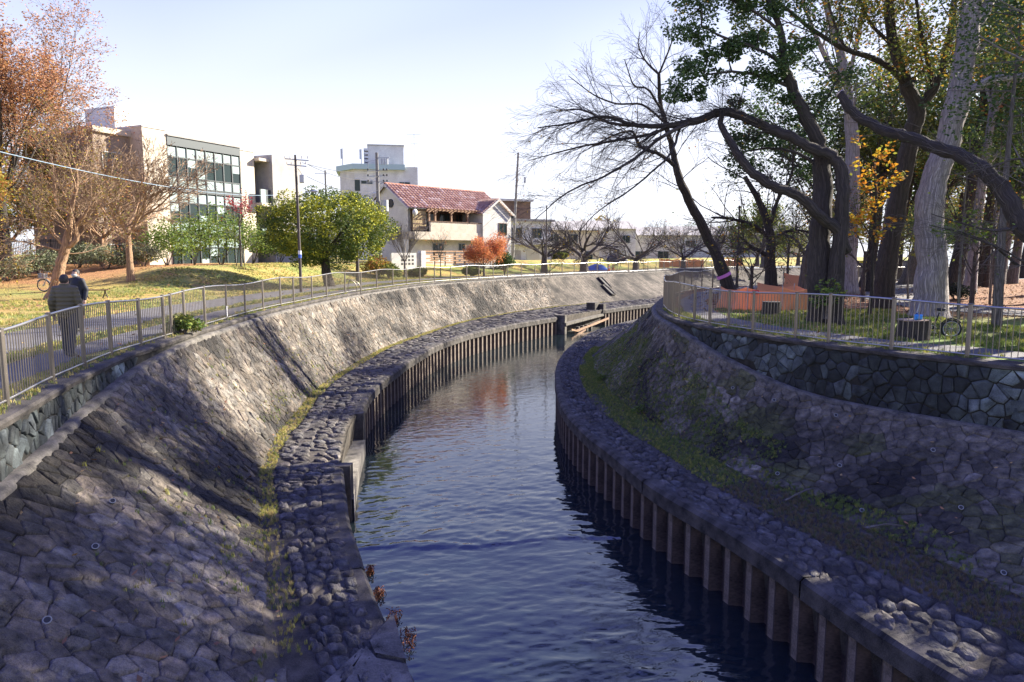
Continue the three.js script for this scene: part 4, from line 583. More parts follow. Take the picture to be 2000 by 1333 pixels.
// thin bare and leafy understorey between the trunks
reseed(59);
for (const [px, d, h, len, lf, lb] of [[1470, 30, 1.6, 2, .5, 'thin twiggy cherry beside the leaning trunk'], [1690, 31, 2.2, 2.2, .6, 'thin twiggy tree before the yellow banded trunk'], [1745, 34, 2.4, 2.4, .8, 'thin leafy tree beside the forked zelkova'], [1905, 28, 2, 2.2, .25, 'thin bare tree under the pruned limb'], [1610, 36, 3, 2.6, .8, 'twiggy tree behind the mossy cherry'], [1540, 47, 3, 3, .6, 'twiggy tree far behind the slim leaning trunk'], [1950, 34, 3.4, 2.6, 1, 'leafy thin tree beyond the slim pale trunk']]) { const x = at(px, 500, d).x; grownTree('thin_tree', lb, x, 0, -d, h, .09, { bark: M.barkBare, stems: 7, len, spread: .85, stemFrom: .5, spec: { max: 3, split: 0, kids: [5, 4, 3], ang: [.6, .7, .7], lr: .66, rr: .58, up: [.03, .01, 0], wob: .22, rmin: .005 }, leafPer: lf, leafSpread: .14, leaf: .11, leafCol: () => rnd() < .2 ? GREEN.yellow() : GREEN.olive() }); }
// --- sunny bank ---
reseed(61);
const gy = (x, d) => leftY(x, d, fenceDist(x, d));
const place = (px, d) => { const x = at(px, 500, d).x; return [x, gy(x, d), -d]; };
limbTree('crape_myrtle', 'leaning smooth tan trunk beside the two walkers', 0, [
  [[98, 592, 33, .26], [112, 545, 33, .24], [121, 505, 33, .22], [128, 482, 33, .2], [134, 445, 33, .13], [140, 405, 33, .1], [150, 350, 33, .06], [140, 300, 33, .03]], [[128, 485, 33, .13], [148, 468, 33, .11], [150, 440, 33, .09], [165, 420, 33, .06], [185, 390, 33, .03]], [[126, 480, 33, .1], [108, 462, 33, .08], [95, 445, 33, .06], [60, 430, 33, .04], [10, 425, 33, .02]], [[138, 420, 33, .06], [110, 400, 33, .05], [105, 350, 33, .04], [100, 300, 33, .02]], [[121, 490, 33, .06], [80, 480, 32.5, .04], [30, 470, 32, .02]],
], { bark: M.barkTan, twigBark: M.barkTwig, ground: 0, twigs: { max: 2, split: -1, kids: [6, 5], ang: [.6, .7], lr: .65, rr: .55, up: [.05, .03, 0], wob: .22, rmin: .006 }, spawnAll: [13, .3, 1, 2, .03], leafPer: .5, leafSpread: .15, leaf: .09, leafCol: GREEN.mixed });
reseed(62);
{ const [x, y, z] = place(252, 40); grownTree('crape_myrtle', 'bare tree of fine brown twigs on a straight tan trunk', x, y, z, 3.0, .2, { bark: M.barkTan, twigBark: M.barkTwig, stems: 10, len: 3.3, spread: 1.12, stemFrom: .75, spec: { max: 4, split: 0, kids: [6, 5, 4, 4], ang: [.55, .65, .7, .7], lr: .66, rr: .6, up: [.1, .06, .03, 0], wob: .2, rmin: .013 } }); }
{ const [x, y, z] = place(200, 50); grownTree('crape_myrtle', 'spreading bare brown tree in front of the office windows', x, y, z, 2.0, .2, { bark: M.barkTan, twigBark: M.barkTwig, stems: 9, len: 3.5, spread: 1.1, stemFrom: .7, spec: { max: 4, split: 0, kids: [5, 5, 4, 4], ang: [.55, .65, .7, .7], lr: .66, rr: .6, up: [.08, .05, .02, 0], wob: .2, rmin: .011 } }); }
reseed(68);
for (const [px, d, h, lb] of [[205, 53, 2.4, 'bare brown tree behind the hedge right of the walkers'], [110, 56, 2.8, 'tall bare brown tree behind the leaning trunk']]) { const [x, y, z] = place(px, d); grownTree('crape_myrtle', lb, x, y, z, h, .18, { bark: M.barkTan, twigBark: M.barkTwig, stems: 10, len: 3.3, spread: 1, stemFrom: .7, spec: { max: 4, split: 0, kids: [5, 5, 4, 3], ang: [.55, .65, .7, .7], lr: .66, rr: .6, up: [.08, .05, .02, 0], wob: .2, rmin: .014 }, leafPer: .06, leaf: .16, leafCol: GREEN.mixed }); }
reseed(63);
const ZEL = { max: 4, split: 0, kids: [4, 5, 5, 4], ang: [.45, .55, .65, .7], lr: .68, rr: .62, up: [.05, .03, .01, 0], wob: .14, rmin: .008 };
{ const [x, y, z] = place(10, 46); grownTree('zelkova_tree', 'tall zelkova crown of russet leaves against the blue sky', x, y, z, 4.6, .42, { bark: M.barkDark, stems: 12, len: 6.8, spread: .6, spec: ZEL, leafPer: 4.6, leafSpread: .32, leaf: .14, leafCol: GREEN.rust }); }
{ const [x, y, z] = place(90, 58); grownTree('autumn_tree', 'golden brown tree below the russet zelkova', x, y, z, 2.6, .24, { bark: M.barkGrey, stems: 9, len: 4.8, spread: .8, spec: { ...ZEL, max: 3, kids: [5, 6, 5] }, leafPer: 6, leafSpread: .45, leaf: .2, leafCol: GREEN.mixed }); }
{ const [x, y, z] = place(20, 50); grownTree('autumn_tree', 'yellow-green tree behind the clipped hedge', x, y, z, 1.6, .2, { bark: M.barkGrey, stems: 7, len: 2.6, spread: .8, spec: { ...ZEL, max: 3, kids: [5, 5, 5] }, leafPer: 5, leafSpread: .35, leaf: .18, leafCol: mixc([.42, .34, .05], [.3, .28, .05], [.2, .22, .05]) }); }
{ const [x, y, z] = place(-90, 40); grownTree('autumn_tree', 'orange-brown tree cut by the picture edge', x, y, z, 2.4, .24, { bark: M.barkGrey, stems: 7, len: 3.2, spread: .7, spec: { ...ZEL, max: 3, kids: [5, 5, 5] }, leafPer: 5, leafSpread: .35, leaf: .17, leafCol: GREEN.mixed }); }
{ const [x, y, z] = place(178, 60); grownTree('birch_tree', 'pale mottled straight trunk behind the bare brown tree', x, y, z, 9, .22, { bark: bark([.6, .5, .4]), stems: 6, len: 2.4, spread: .9, stemFrom: .5, spec: { ...BARE, up: .05 }, leafPer: .5, leafSpread: .2, leaf: .15, leafCol: GREEN.rust }); }
reseed(64);
{ const [x, y, z] = place(470, 50); const t = grownTree('maple_sapling', 'slender staked sapling with a few red leaves', x, y, z, 3.6, .07, { bark: M.barkGrey, stems: 7, len: 1.5, spread: .6, stemFrom: .4, spec: { max: 2, split: 0, kids: [5, 4], ang: [.6, .7], lr: .6, rr: .55, up: .1, wob: .2, rmin: .006 }, leafPer: 1.3, leafSpread: .15, leaf: .13, leafCol: mixc([.42, .06, .08], [.34, .05, .07], [.45, .12, .1]), keep: p => p.y > 3.2 }); new MB().tube([V(.3, -.1, .1), V(.03, 1.9, .02)], .03, 6).build('stake', M.barkGrey, t); new MB().tube([V(-.3, -.1, .15), V(-.03, 1.7, .02)], .03, 6).build('stake', M.barkGrey, t); }
reseed(65);
{ // the round evergreen
  const g = at(640, 556, 46); const y0 = gy(g.x, 46), t = thing('evergreen_tree', 'round glossy evergreen tree standing beside the riverside path', 'tree', [g.x, y0, g.z]), S = new MB(), Lf = new MB(); Lf.col(1, 1, 1);
  S.tube(smoothPts([V(.15, -.15, 0), V(-.05, .8, 0), V(-.12, 1.6, 0), V(-.1, 2.6, 0)], 5), q => .32 * (1 + .4 * Math.exp(-q * 9)) * lerp(1, .8, q), 12, true, .06);
  const lob = []; for (let k = 0; k < 120; k++) { const a = k * 2.399, hh = 1 - 2 * (k + .5) / 120, rr0 = Math.sqrt(1 - hh * hh); lob.push(V(Math.cos(a) * rr0 * 4.0 * rr(.7, 1.12), 3.75 + hh * 1.95 * rr(.75, 1.16) - (hh < 0 ? .15 : 0), Math.sin(a) * rr0 * 3.2 * rr(.82, 1.05))); }
  for (let k = 0; k < 9; k++) { const a = k * .7, e = V(Math.cos(a) * 2.2, 3.6 + rr(-.6, 1), Math.sin(a) * 2); S.tube(smoothPts([V(-.1, 1.9, 0), e.clone().multiplyScalar(.5).add(V(0, 1.2, 0)), e], 4), q => lerp(.14, .03, q), 6, false); }
  const inner = new MB(); for (const c of lob) { const base = rnd() < .4 ? mixc([.46, .44, .04], [.36, .37, .035], [.2, .24, .03]) : GREEN.laurel; clump(Lf, c, rr(.4, .85), 280, .14, base, .8); }
  for (let k = 0; k < 3500; k++) { const u = V(rr(-1, 1), rr(-1, 1), rr(-1, 1)); if (u.lengthSq() > 1) continue; leafAt(Lf, V(u.x * 3, 3.7 + u.y * 1.6, u.z * 2.8), .22, GREEN.laurel()); }
  S.build('trunk', M.barkDark, t); Lf.build('crown', M.leafGloss, t);
}
reseed(66);
{ const [x, y, z] = place(790, 62); grownTree('bare_tree', 'small bare silver-grey tree in front of the house wall', x, y, z, 1.3, .13, { bark: M.barkSilver, stems: 8, len: 2.2, spread: .5, spec: { max: 3, split: 0, kids: [5, 5, 4], ang: [.4, .5, .6], lr: .68, rr: .6, up: .08, wob: .12, rmin: .008 } }); }
{ const [x, y, z] = place(945, 66); grownTree('orange_maple', 'rounded orange-red autumn tree in front of the timber fence', x, y, z, 1.1, .11, { bark: M.barkBare, stems: 8, len: 1.75, spread: .75, stemFrom: .6, spec: { max: 3, split: 0, kids: [5, 5, 5], ang: [.55, .65, .75], lr: .64, rr: .6, up: [.06, .03, 0], wob: .18, rmin: .006 }, leafPer: 7, leafSpread: .36, leaf: .11, leafCol: GREEN.orange }); }
{ const [x, y, z] = place(860, 66.5); grownTree('bare_sapling', 'thin bare sapling in front of the house balcony', x, y, z, 2, .05, { bark: M.barkBare, stems: 6, len: 1.7, spread: .5, stemFrom: .5, spec: { max: 2, split: 0, kids: [5, 4], ang: [.5, .6], lr: .65, rr: .55, up: .06, wob: .15, rmin: .006 }, leafPer: .12, leaf: .12, leafCol: GREEN.orange }); }
reseed(67);
const CH = { max: 4, split: 1, kids: [5, 5, 4, 3], ang: [.7, .75, .75, .8], lr: .66, rr: .6, up: [.03, .03, .02, 0], wob: .28, rmin: .01 };
for (const [px, d, h, r, len, lb, sd] of [[1063, 80, 2, .4, 3.8, 'wide bare cherry nearest the orange tree', 4], [1141, 84, 1.7, .55, 4.6, 'broad bare cherry with a low horizontal limb beside the blue tarpaulin', 9], [1242, 92, 1.6, .42, 4.2, 'bare cherry with a squat trunk beyond the blue tarpaulin', 14], [1335, 100, 1.8, .38, 4.2, 'far bare cherry by the orange netting', 19], [1400, 108, 1.8, .38, 4.4, 'farthest bare cherry behind the leaning trunk', 23], [1480, 118, 2, .4, 4.8, 'bare cherry beyond the river bend', 27], [1560, 124, 2, .4, 5, 'bare cherry across the bend behind the slim trunk', 31]]) { reseed(sd + 700); const [x, y, z] = place(px, d); grownTree('bare_cherry', lb, x, y, z, h, r, { bark: M.barkBare, stems: 6, len, spread: 1.15, stemFrom: .75, spec: CH, group: 'bare cherries on the far lawn', leafPer: .03, leaf: .18, leafCol: GREEN.mixed }); }
// hedges and bushes along the boundary
reseed(71);
for (const [px, d, w, h, lb] of [[10, 43, 3.2, 1.6, 'clipped hedge shrub at the picture edge'], [75, 45, 3, 1.7, 'clipped hedge shrub behind the parked bicycle'], [205, 46, 3.4, 1.8, 'rounded grey-green hedge shrub right of the walkers'], [278, 47.5, 3, 1.7, 'rounded grey-green hedge shrub behind the tan trunk'], [150, 48, 3, 1.9, 'dark hedge shrub behind the walkers'], [-60, 42, 3, 1.6, 'clipped hedge shrub outside the picture edge']]) { const [x, y, z] = place(px, d); bush('hedge_shrub', lb, x, y, z, w, h, 3200, .12, GREEN.silver, { group: 'clipped hedge shrubs', lobes: 16 }); }
for (const [px, d, w, h, c, lb] of [[325, 50, 3.4, 2.6, 'fresh', 'leafy green bush beside the hedge'], [378, 53, 3.8, 3.2, 'fresh', 'tall bamboo-like green bush below the office'], [430, 55, 3.8, 3.6, 'fresh', 'tallest green bush under the office windows'], [492, 57, 3.6, 3.2, 'fresh', 'green bush beside the staked sapling'], [545, 59, 3.6, 2.4, 'laurel', 'dark bush partly hidden by the round evergreen'], [600, 60, 3, 1.8, 'fresh', 'low bush under the round evergreen'], [735, 60, 2.6, 1.9, 'mixed', 'straggly yellowish bush right of the round evergreen'], [760, 60, 2.4, 1.4, 'olive', 'low weedy bush in front of the house corner'], [815, 64, 2, .9, 'olive', 'low weeds by the concrete block wall'], [920, 67.5, 2, .9, 'fresh', 'low green plant under the orange tree'], [985, 69, 1.9, 2.8, 'camphor', 'dark upright shrub beside the orange tree'], [1290, 128, 9, 3.4, 'camphor', 'dark evergreen hedge in front of the far houses'], [1030, 96, 2, 1.6, 'fresh', 'spiky garden plant by the far garage'], [1090, 97, 3, 1.2, 'olive', 'low garden hedge behind the bare cherries'], [1440, 140, 10, 6, 'olive', 'far leafy tree mass behind the river bend'], [1340, 150, 10, 7, 'camphor', 'far dark tree on the skyline'], [1540, 150, 12, 8, 'olive', 'far olive tree on the skyline'], [1180, 135, 5, 9, 'mixed', 'far golden tree rising behind the roofs'], [1075, 120, 3, 8, 'mixed', 'far orange-leaved tree behind the white house']]) { const [x, y, z] = place(px, d); bush('green_bush', lb, x, y, z, w * (d < 62 && px < 610 ? 1.25 : 1), h * (d < 62 && px < 610 ? 1.3 : 1), d > 90 ? 3600 : 2600, d > 90 ? .35 : .17, GREEN[c], { lobes: 12, mat: M.leaf }); }
// woodland backdrop across the bend
reseed(73);
for (let k = 0; k < 12; k++) { const a = k / 11, x = lerp(34, 95, a) + rr(-4, 4), d = lerp(92, 70, a) + rr(-8, 14), h = rr(3, 4); grownTree('woodland_tree', ['far olive woodland tree', 'far tawny woodland tree', 'far green woodland tree'][k % 3] + ' ' + ['behind the yellow band trunk', 'behind the flared grey trunk', 'behind the massive pale trunk', 'behind the round bush', 'behind the slim pale trunk', 'behind the leaning grey trunk', 'at the wood edge', 'beyond the pruned limb', 'deep in the wood', 'deepest in the wood', 'behind the far lawn', 'outside the view'][k], x, .2, -d, h, .3, { bark: M.barkGrey, stems: 6, len: 4.2, spread: .75, stemFrom: .4, spec: { ...FULL, kids: [5, 4, 4] }, leafPer: 4.5, leafSpread: .7, leaf: .34, leafCol: [GREEN.olive, GREEN.mixed, GREEN.fresh][k % 3], group: 'woodland backdrop' }); }
// ---------- buildings ----------
Object.assign(M, {
  cream: std([.78, .69, .55], .9, { map: rep(tGrit, .3) }), white: std([.82, .82, .8], .85, { map: rep(tGrit, .25) }), offwhite: std([.76, .74, .69], .88, { map: rep(tGrit, .25) }), greyWall: std([.5, .475, .44], .9, { map: rep(tGrit, .3) }), taupe: std([.42, .33, .26], .9, { map: rep(tGrit, .3) }), brownWall: std([.26, .17, .12], .9, { map: rep(tGrit, .3) }),
  frame: std([.05, .06, .065], .5, { metalness: .3 }), frosted: std([.33, .42, .41], .3), glass: new THREE.MeshPhysicalMaterial({ color: new THREE.Color().setRGB(.03, .045, .045), roughness: .08, metalness: 0, ior: 1.35 }), mint: std([.36, .48, .5], .7), trim: std([.5, .48, .44], .8), dark: std([.03, .03, .032], .7), wood: std([.5, .3, .17], .75, { map: rep(tBark, .4, .2) }), woodDark: std([.2, .11, .07], .75, { map: rep(tBark, .4, .2) }), metalGrey: std([.42, .44, .46], .5, { metalness: .4 }), concretePole: std([.3, .29, .28], .9, { map: rep(tGrit, .5) }), poleBrown: std([.06, .045, .04], .6),
});
const B = (n, x0, x1, y0, y1, z0, z1, m, g) => part(n, boxG(x0, x1, y0, y1, z0, z1), m, g);
function windowOn(g, x0, x1, y0, y1, z, cols = 2, fm = M.metalGrey, gm = M.glass) { // window in the plane z, frame proud of the wall
  const w = part('window', new MB().box(x0, x1, y0, y0 + .06, z, z + .06).box(x0, x1, y1 - .06, y1, z, z + .06).box(x0, x0 + .06, y0 + .06, y1 - .06, z, z + .06).box(x1 - .06, x1, y0 + .06, y1 - .06, z, z + .06).geo(), fm, g);
  for (let k = 0; k < cols; k++) { const a = lerp(x0 + .06, x1 - .06, k / cols), b = lerp(x0 + .06, x1 - .06, (k + 1) / cols); part('pane', boxG(a + .02, b - .02, y0 + .06, y1 - .06, z - .02, z + .02), gm, w); if (k) part('mullion', boxG(a - .02, a + .02, y0 + .06, y1 - .06, z - .01, z + .05), fm, w); } return w;
}
{ // office block
  const g = thing('office_building', 'cream office block with a grid of green glazed windows', 'building', [-27.9, 0, -55.5], Math.atan2(.91, .42));
  const w = B('wall', 0, 2.15, 0, 11.6, -9, 0, M.cream, g); B('wall', 9.65, 11.3, 0, 11.1, -9, 0, M.cream, g); B('wall', 2.15, 9.65, 0, 10.9, -9, -.5, M.greyWall, g);
  B('parapet', 2.15, 9.65, 10.55, 11.25, -9, .06, M.frame, g); B('parapet', 2.15, 9.65, 11.25, 11.4, -9, .14, M.greyWall, g); B('cornice', -.04, 2.2, 11.6, 11.72, -9, .06, M.white, g); B('cornice', 9.6, 11.34, 11.1, 11.2, -9, .06, M.white, g);
  const rows = []; for (let s = 0; s < 3; s++) { const y = 10.5 - s * 3.55; rows.push([y - .75, y - .05, 'f'], [y - 2.3, y - .85, 'g'], [y - 3.1, y - 2.4, 'f']); B('spandrel', 2.15, 9.65, y - 3.5, y - 3.16, -.5, -.02, M.frame, g); }
  const pw = 7.5 / 8; let n = 0; for (const [y0, y1, k] of rows) for (let c = 0; c < 8; c++) { const x0 = 2.15 + c * pw, m = k === 'f' ? M.frosted : M.glass; part('window_pane' + (n ? '_' + String(n).padStart(3, '0') : ''), boxG(x0 + .07, x0 + pw - .07, y0, y1, -.3, -.06), m, g); n++; if (k === 'g' && (c === 3 || (c + Math.round(y0)) % 5 === 0)) part('blind', boxG(x0 + .1, x0 + pw - .1, y0 + (c === 3 ? 0 : .8), y0 + (c === 3 ? .55 : 1.4), -.055, -.045), M.frosted, g); }
  for (let c = 0; c <= 8; c++) { const x = 2.15 + c * pw; B('mullion', x - .05, x + .05, .2, 10.55, -.3, .0, M.frame, g); } for (const [y0] of rows) B('transom', 2.15, 9.65, y0 - .1, y0, -.3, -.02, M.frame, g);
  B('wing', 12.6, 16.5, 0, 11, -9, .9, M.greyWall, g); B('wing_wall', 11.3, 12.6, 0, 10.9, -9, -1.2, M.greyWall, g); B('balcony_roof', 11.3, 12.6, 10.35, 10.6, -1.2, .6, M.cream, g);
  for (const y of [7.1, 3.6]) { B('balcony_slab', 11.3, 12.6, y - .75, y - .45, -1.2, .75, M.cream, g); B('balcony_front', 11.34, 11.9, y - .45, y + .75, .5, .65, M.frosted, g); B('balcony_front', 11.9, 12.58, y - .45, y + .75, .48, .62, M.frame, g); }
  B('rooftop_unit', 1.2, 4.6, 11.2, 13.7, -8, -4.5, M.white, g); B('rooftop_unit', 5.0, 7.6, 11.2, 12.9, -8, -5, M.offwhite, g); B('rooftop_unit', 7.8, 9.4, 11.2, 12.6, -8, -5.4, M.white, g); B('rooftop_unit', 4.7, 6.2, 11.2, 12.2, -4.2, -3.2, M.white, g);
  B('side_wing', -3, 0, 0, 10.9, -9, -1.4, M.taupe, g); B('side_cornice', -3.1, 0, 10.9, 11.3, -9, -1.2, M.cream, g);
  for (let k = 0; k < 1; k++) for (let s = 0; s < 3; s++) windowOn(g, -2.4 + k * 3.2, -.8 + k * 3.2, 1.2 + s * 3.4, 2.8 + s * 3.4, -1.39, 2);
}
reseed(81);
{ // house with red tiles
  const gx = -10, gd = 70, g = thing('tiled_house', 'pale two-storey house with a red tiled roof and timber loggia', 'house', [gx, 1.15, -gd], Math.atan2(.745, .667)); const EY = 5.5, RY = 7.75, Wd = 6.4, Ln = 13.6;
  // side walls with gables
  const gable = (x, m) => { const b = new MB(); b.quad(V(x, -.6, -Wd), V(x, -.6, 0), V(x, EY, 0), V(x, EY, -Wd)); const a = b.v(x, EY, -Wd, 0, 0), c = b.v(x, EY, 0, Wd, 0), d = b.v(x, RY - .06, -Wd / 2, Wd / 2, 2); b.t(a, c, d); const y = x + (x ? -.25 : .25); b.quad(V(y, -.6, -Wd), V(y, -.6, 0), V(y, EY, 0), V(y, EY, -Wd)); b.build('gable_wall', m, g); }; gable(0, M.offwhite); gable(Ln, M.offwhite);
  B('back_wall', .25, Ln - .25, -.6, EY, -Wd, -Wd + .2, M.offwhite, g); B('ground_wall', .25, Ln - .25, -.6, 2.3, -.25, 0, M.offwhite, g); B('floor_slab', .0, 9.2, 2.3, 3.05, -3, .9, M.cream, g); B('balcony_wall', 2.1, 9.2, 3.05, 4.05, .62, .86, M.cream, g); B('balcony_coping', 2.1, 9.2, 4.05, 4.12, .56, .92, M.woodDark, g);
  B('loggia_wall', .25, 9.2, 3.05, EY, -2.2, -2, M.brownWall, g); for (const [a, b] of [[3.2, 5.2], [5.8, 7.8], [8.2, 9]]) windowOn(g, a, b, 3.1, 5.1, -1.99, 2, M.woodDark);
  const bamboo = part('reed_screen', boxG(.35, 2.05, 3.2, 5.3, .2, .26), std([.5, .38, .2], .9, { map: rep(tBark, 6, .3) }), g); for (let k = 0; k < 5; k++) part('screen_batten', boxG(.35, 2.05, 3.4 + k * .42, 3.46 + k * .42, .26, .3), M.woodDark, bamboo);
  for (const x of [2.3, 3.1, 5.3, 7.6]) { B('loggia_post', x - .09, x + .09, 4.05, 5.15, .3, .48, M.wood, g); B('post_bracket', x - .3, x + .3, 5.0, 5.14, .33, .45, M.wood, g); } B('pergola_beam', 2, 9.2, 5.15, 5.3, .3, .46, M.wood, g); for (let k = 0; k < 14; k++) B('pergola_rafter', 2.1 + k * .52, 2.22 + k * .52, 5.3, 5.4, -2, .95, M.wood, g);
  windowOn(g, 3, 4.6, .4, 2, .0, 2); windowOn(g, 6.6, 7.6, 1.2, 2, 0, 2); B('front_beam', 0, 9.2, EY - .28, EY, -.3, 0, M.offwhite, g);
  // right wing with its own gable
  const wx0 = 9.2, wx1 = 13.6, wz = 1.1, wm = (wx0 + wx1) / 2; { const b = new MB(); b.quad(V(wx0, -.6, wz), V(wx1, -.6, wz), V(wx1, EY - .3, wz), V(wx0, EY - .3, wz)); const a = b.v(wx0, EY - .3, wz, 0, 0), c = b.v(wx1, EY - .3, wz, 4, 0), d = b.v(wm, EY + 1.15, wz, 2, 2); b.t(a, c, d); b.quad(V(wx0, -.6, -3), V(wx0, -.6, wz), V(wx0, EY - .3, wz), V(wx0, EY - .3, -3)); b.quad(V(wx1, -.6, wz), V(wx1, -.6, -3), V(wx1, EY - .3, -3), V(wx1, EY - .3, wz)); b.build('wing_wall', M.offwhite, g); }
  windowOn(g, 11.6, 12.9, 2.9, 4.2, wz, 2, M.woodDark);
  // tiles: rows of half-round clay pieces on each slope
  const tileCol = () => { const k = rnd(); return k < .5 ? [.46, .28, .2] : k < .7 ? [.36, .2, .14] : k < .9 ? [.55, .37, .27] : [.62, .47, .38]; };
  const slopeTiles = (name, O, U, D, nu, nd, tintK = 1) => { const b = new MB(); b.col(1, 1, 1); const n = V().crossVectors(U, D).normalize(); if (n.y < 0) n.negate(); const u = U.clone().divideScalar(nu), d = D.clone().divideScalar(nd); for (let i = 0; i < nu; i++) for (let j = 0; j < nd; j++) { const c = tileCol(); b.col(c[0] * tintK, c[1] * tintK, c[2] * tintK); const base = b.p.length / 3; for (const [e, lift] of [[-.08, .0], [1, .06]]) for (const [f, h] of [[0, 0], [.2, .1], [.42, .14], [.64, .1], [.85, 0]]) { const p = O.clone().addScaledVector(u, i + f).addScaledVector(d, j + e).addScaledVector(n, h + lift); b.v(p.x, p.y, p.z, f, e); } for (let k = 0; k < 4; k++) b.q(base + k, base + k + 1, base + k + 6, base + k + 5); } return tag(b.build(name, M.tile, g), null, null, null, 'stuff'); };
  M.tile = std([1, 1, 1], .75, { vertexColors: true });
  const ov = .35, run = Wd / 2 + ov, drop = (RY - EY) * run / (Wd / 2); slopeTiles('roof_tiles', V(-.3, RY, -Wd / 2), V(Ln + .6, 0, 0), V(0, -drop, run), 32, 10); slopeTiles('roof_tiles', V(-.3, RY, -Wd / 2), V(Ln + .6, 0, 0), V(0, -drop, -run), 32, 10);
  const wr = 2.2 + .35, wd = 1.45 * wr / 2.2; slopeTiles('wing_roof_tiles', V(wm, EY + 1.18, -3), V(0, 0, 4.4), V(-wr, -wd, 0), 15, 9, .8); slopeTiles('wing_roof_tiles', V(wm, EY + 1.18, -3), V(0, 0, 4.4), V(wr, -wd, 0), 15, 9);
  new MB().tube([V(-.3, RY + .07, -Wd / 2), V(Ln + .3, RY + .07, -Wd / 2)], .1, 8).build('ridge_tiles', std([.4, .16, .1], .8), g); new MB().tube([V(-.3, RY - drop + .02, -Wd / 2 + run), V(Ln * .68, RY - drop + .02, -Wd / 2 + run)], .06, 6).build('gutter', M.dark, g);
  new MB().quad(V(-.3, RY - .04, -Wd / 2), V(Ln + .3, RY - .04, -Wd / 2), V(Ln + .3, RY - drop - .04, -Wd / 2 + run), V(-.3, RY - drop - .04, -Wd / 2 + run)).quad(V(-.3, RY - .04, -Wd / 2), V(-.3, RY - drop - .04, -Wd / 2 - run), V(Ln + .3, RY - drop - .04, -Wd / 2 - run), V(Ln + .3, RY - .04, -Wd / 2)).build('roof_deck', M.woodDark, g);
  for (const s of [-1, 1]) { new MB().bar(V(wm, EY + 1.12, 1.42), V(wm + s * wr, EY + 1.12 - wd, 1.42), .06, .2).build('bargeboard', M.trim, g); new MB().bar(V(-.32, RY - .1, -Wd / 2), V(-.32, RY - .1 - drop, -Wd / 2 + s * run), .06, .2).build('bargeboard', M.trim, g); }
  part('round_vent', new THREE.CylinderGeometry(.42, .42, .1, 18).rotateZ(Math.PI / 2).translate(-.05, EY + .35, -2.6), M.dark, g); part('wall_plaque', boxG(-.04, 0, 3.6, 4.1, -3, -1.6), M.trim, g); part('satellite_dish', new THREE.SphereGeometry(.42, 14, 8, 0, 6.3, 0, .9).rotateX(Math.PI * .55).translate(.2, 4.9, .5), M.white, g);
  B('garden_wall', -4.3, -.9, -.7, 1.0, 2.5, 2.7, M.offwhite, g); B('gate_pier', -.9, -.35, -.7, 1.2, 2.3, 2.85, M.white, g); for (let i = 0; i < 4; i++) for (let j = 0; j < 3; j++) B('wall_opening', -3.2 + i * .42, -2.96 + i * .42, -.1 + j * .34, .1 + j * .34, 2.7, 2.71, M.dark, g);
}
{ // slatted timber fence in front of the house, board by board
  const g = thing('timber_fence', 'orange-brown timber fence of short staggered boards before the tiled house', 'fence', [-10 + .667 * -.3 + .745 * 2.6, 1.25, -(70 + .745 * -.3 - .667 * 2.6)], Math.atan2(.745, .667));
  for (let j = 0; j < 6; j++) for (let i = 0; i < 8; i++) { const o = (j & 1) * .65; if (j === 5) part('board', boxG(i * 1.35, i * 1.35 + 1.33, .98, 1.12, -.02, .05), M.wood, g); else part('board', boxG(i * 1.35 + o, i * 1.35 + o + 1.08, -.1 + j * .2, .04 + j * .2, (j & 1) * .02, .03 + (j & 1) * .02), M.wood, g); }
  for (let i = 0; i < 9; i++) part('post', boxG(i * 1.35 - .04, i * 1.35 + .04, -.4, 1.1, -.1, -.021), M.woodDark, g);
}
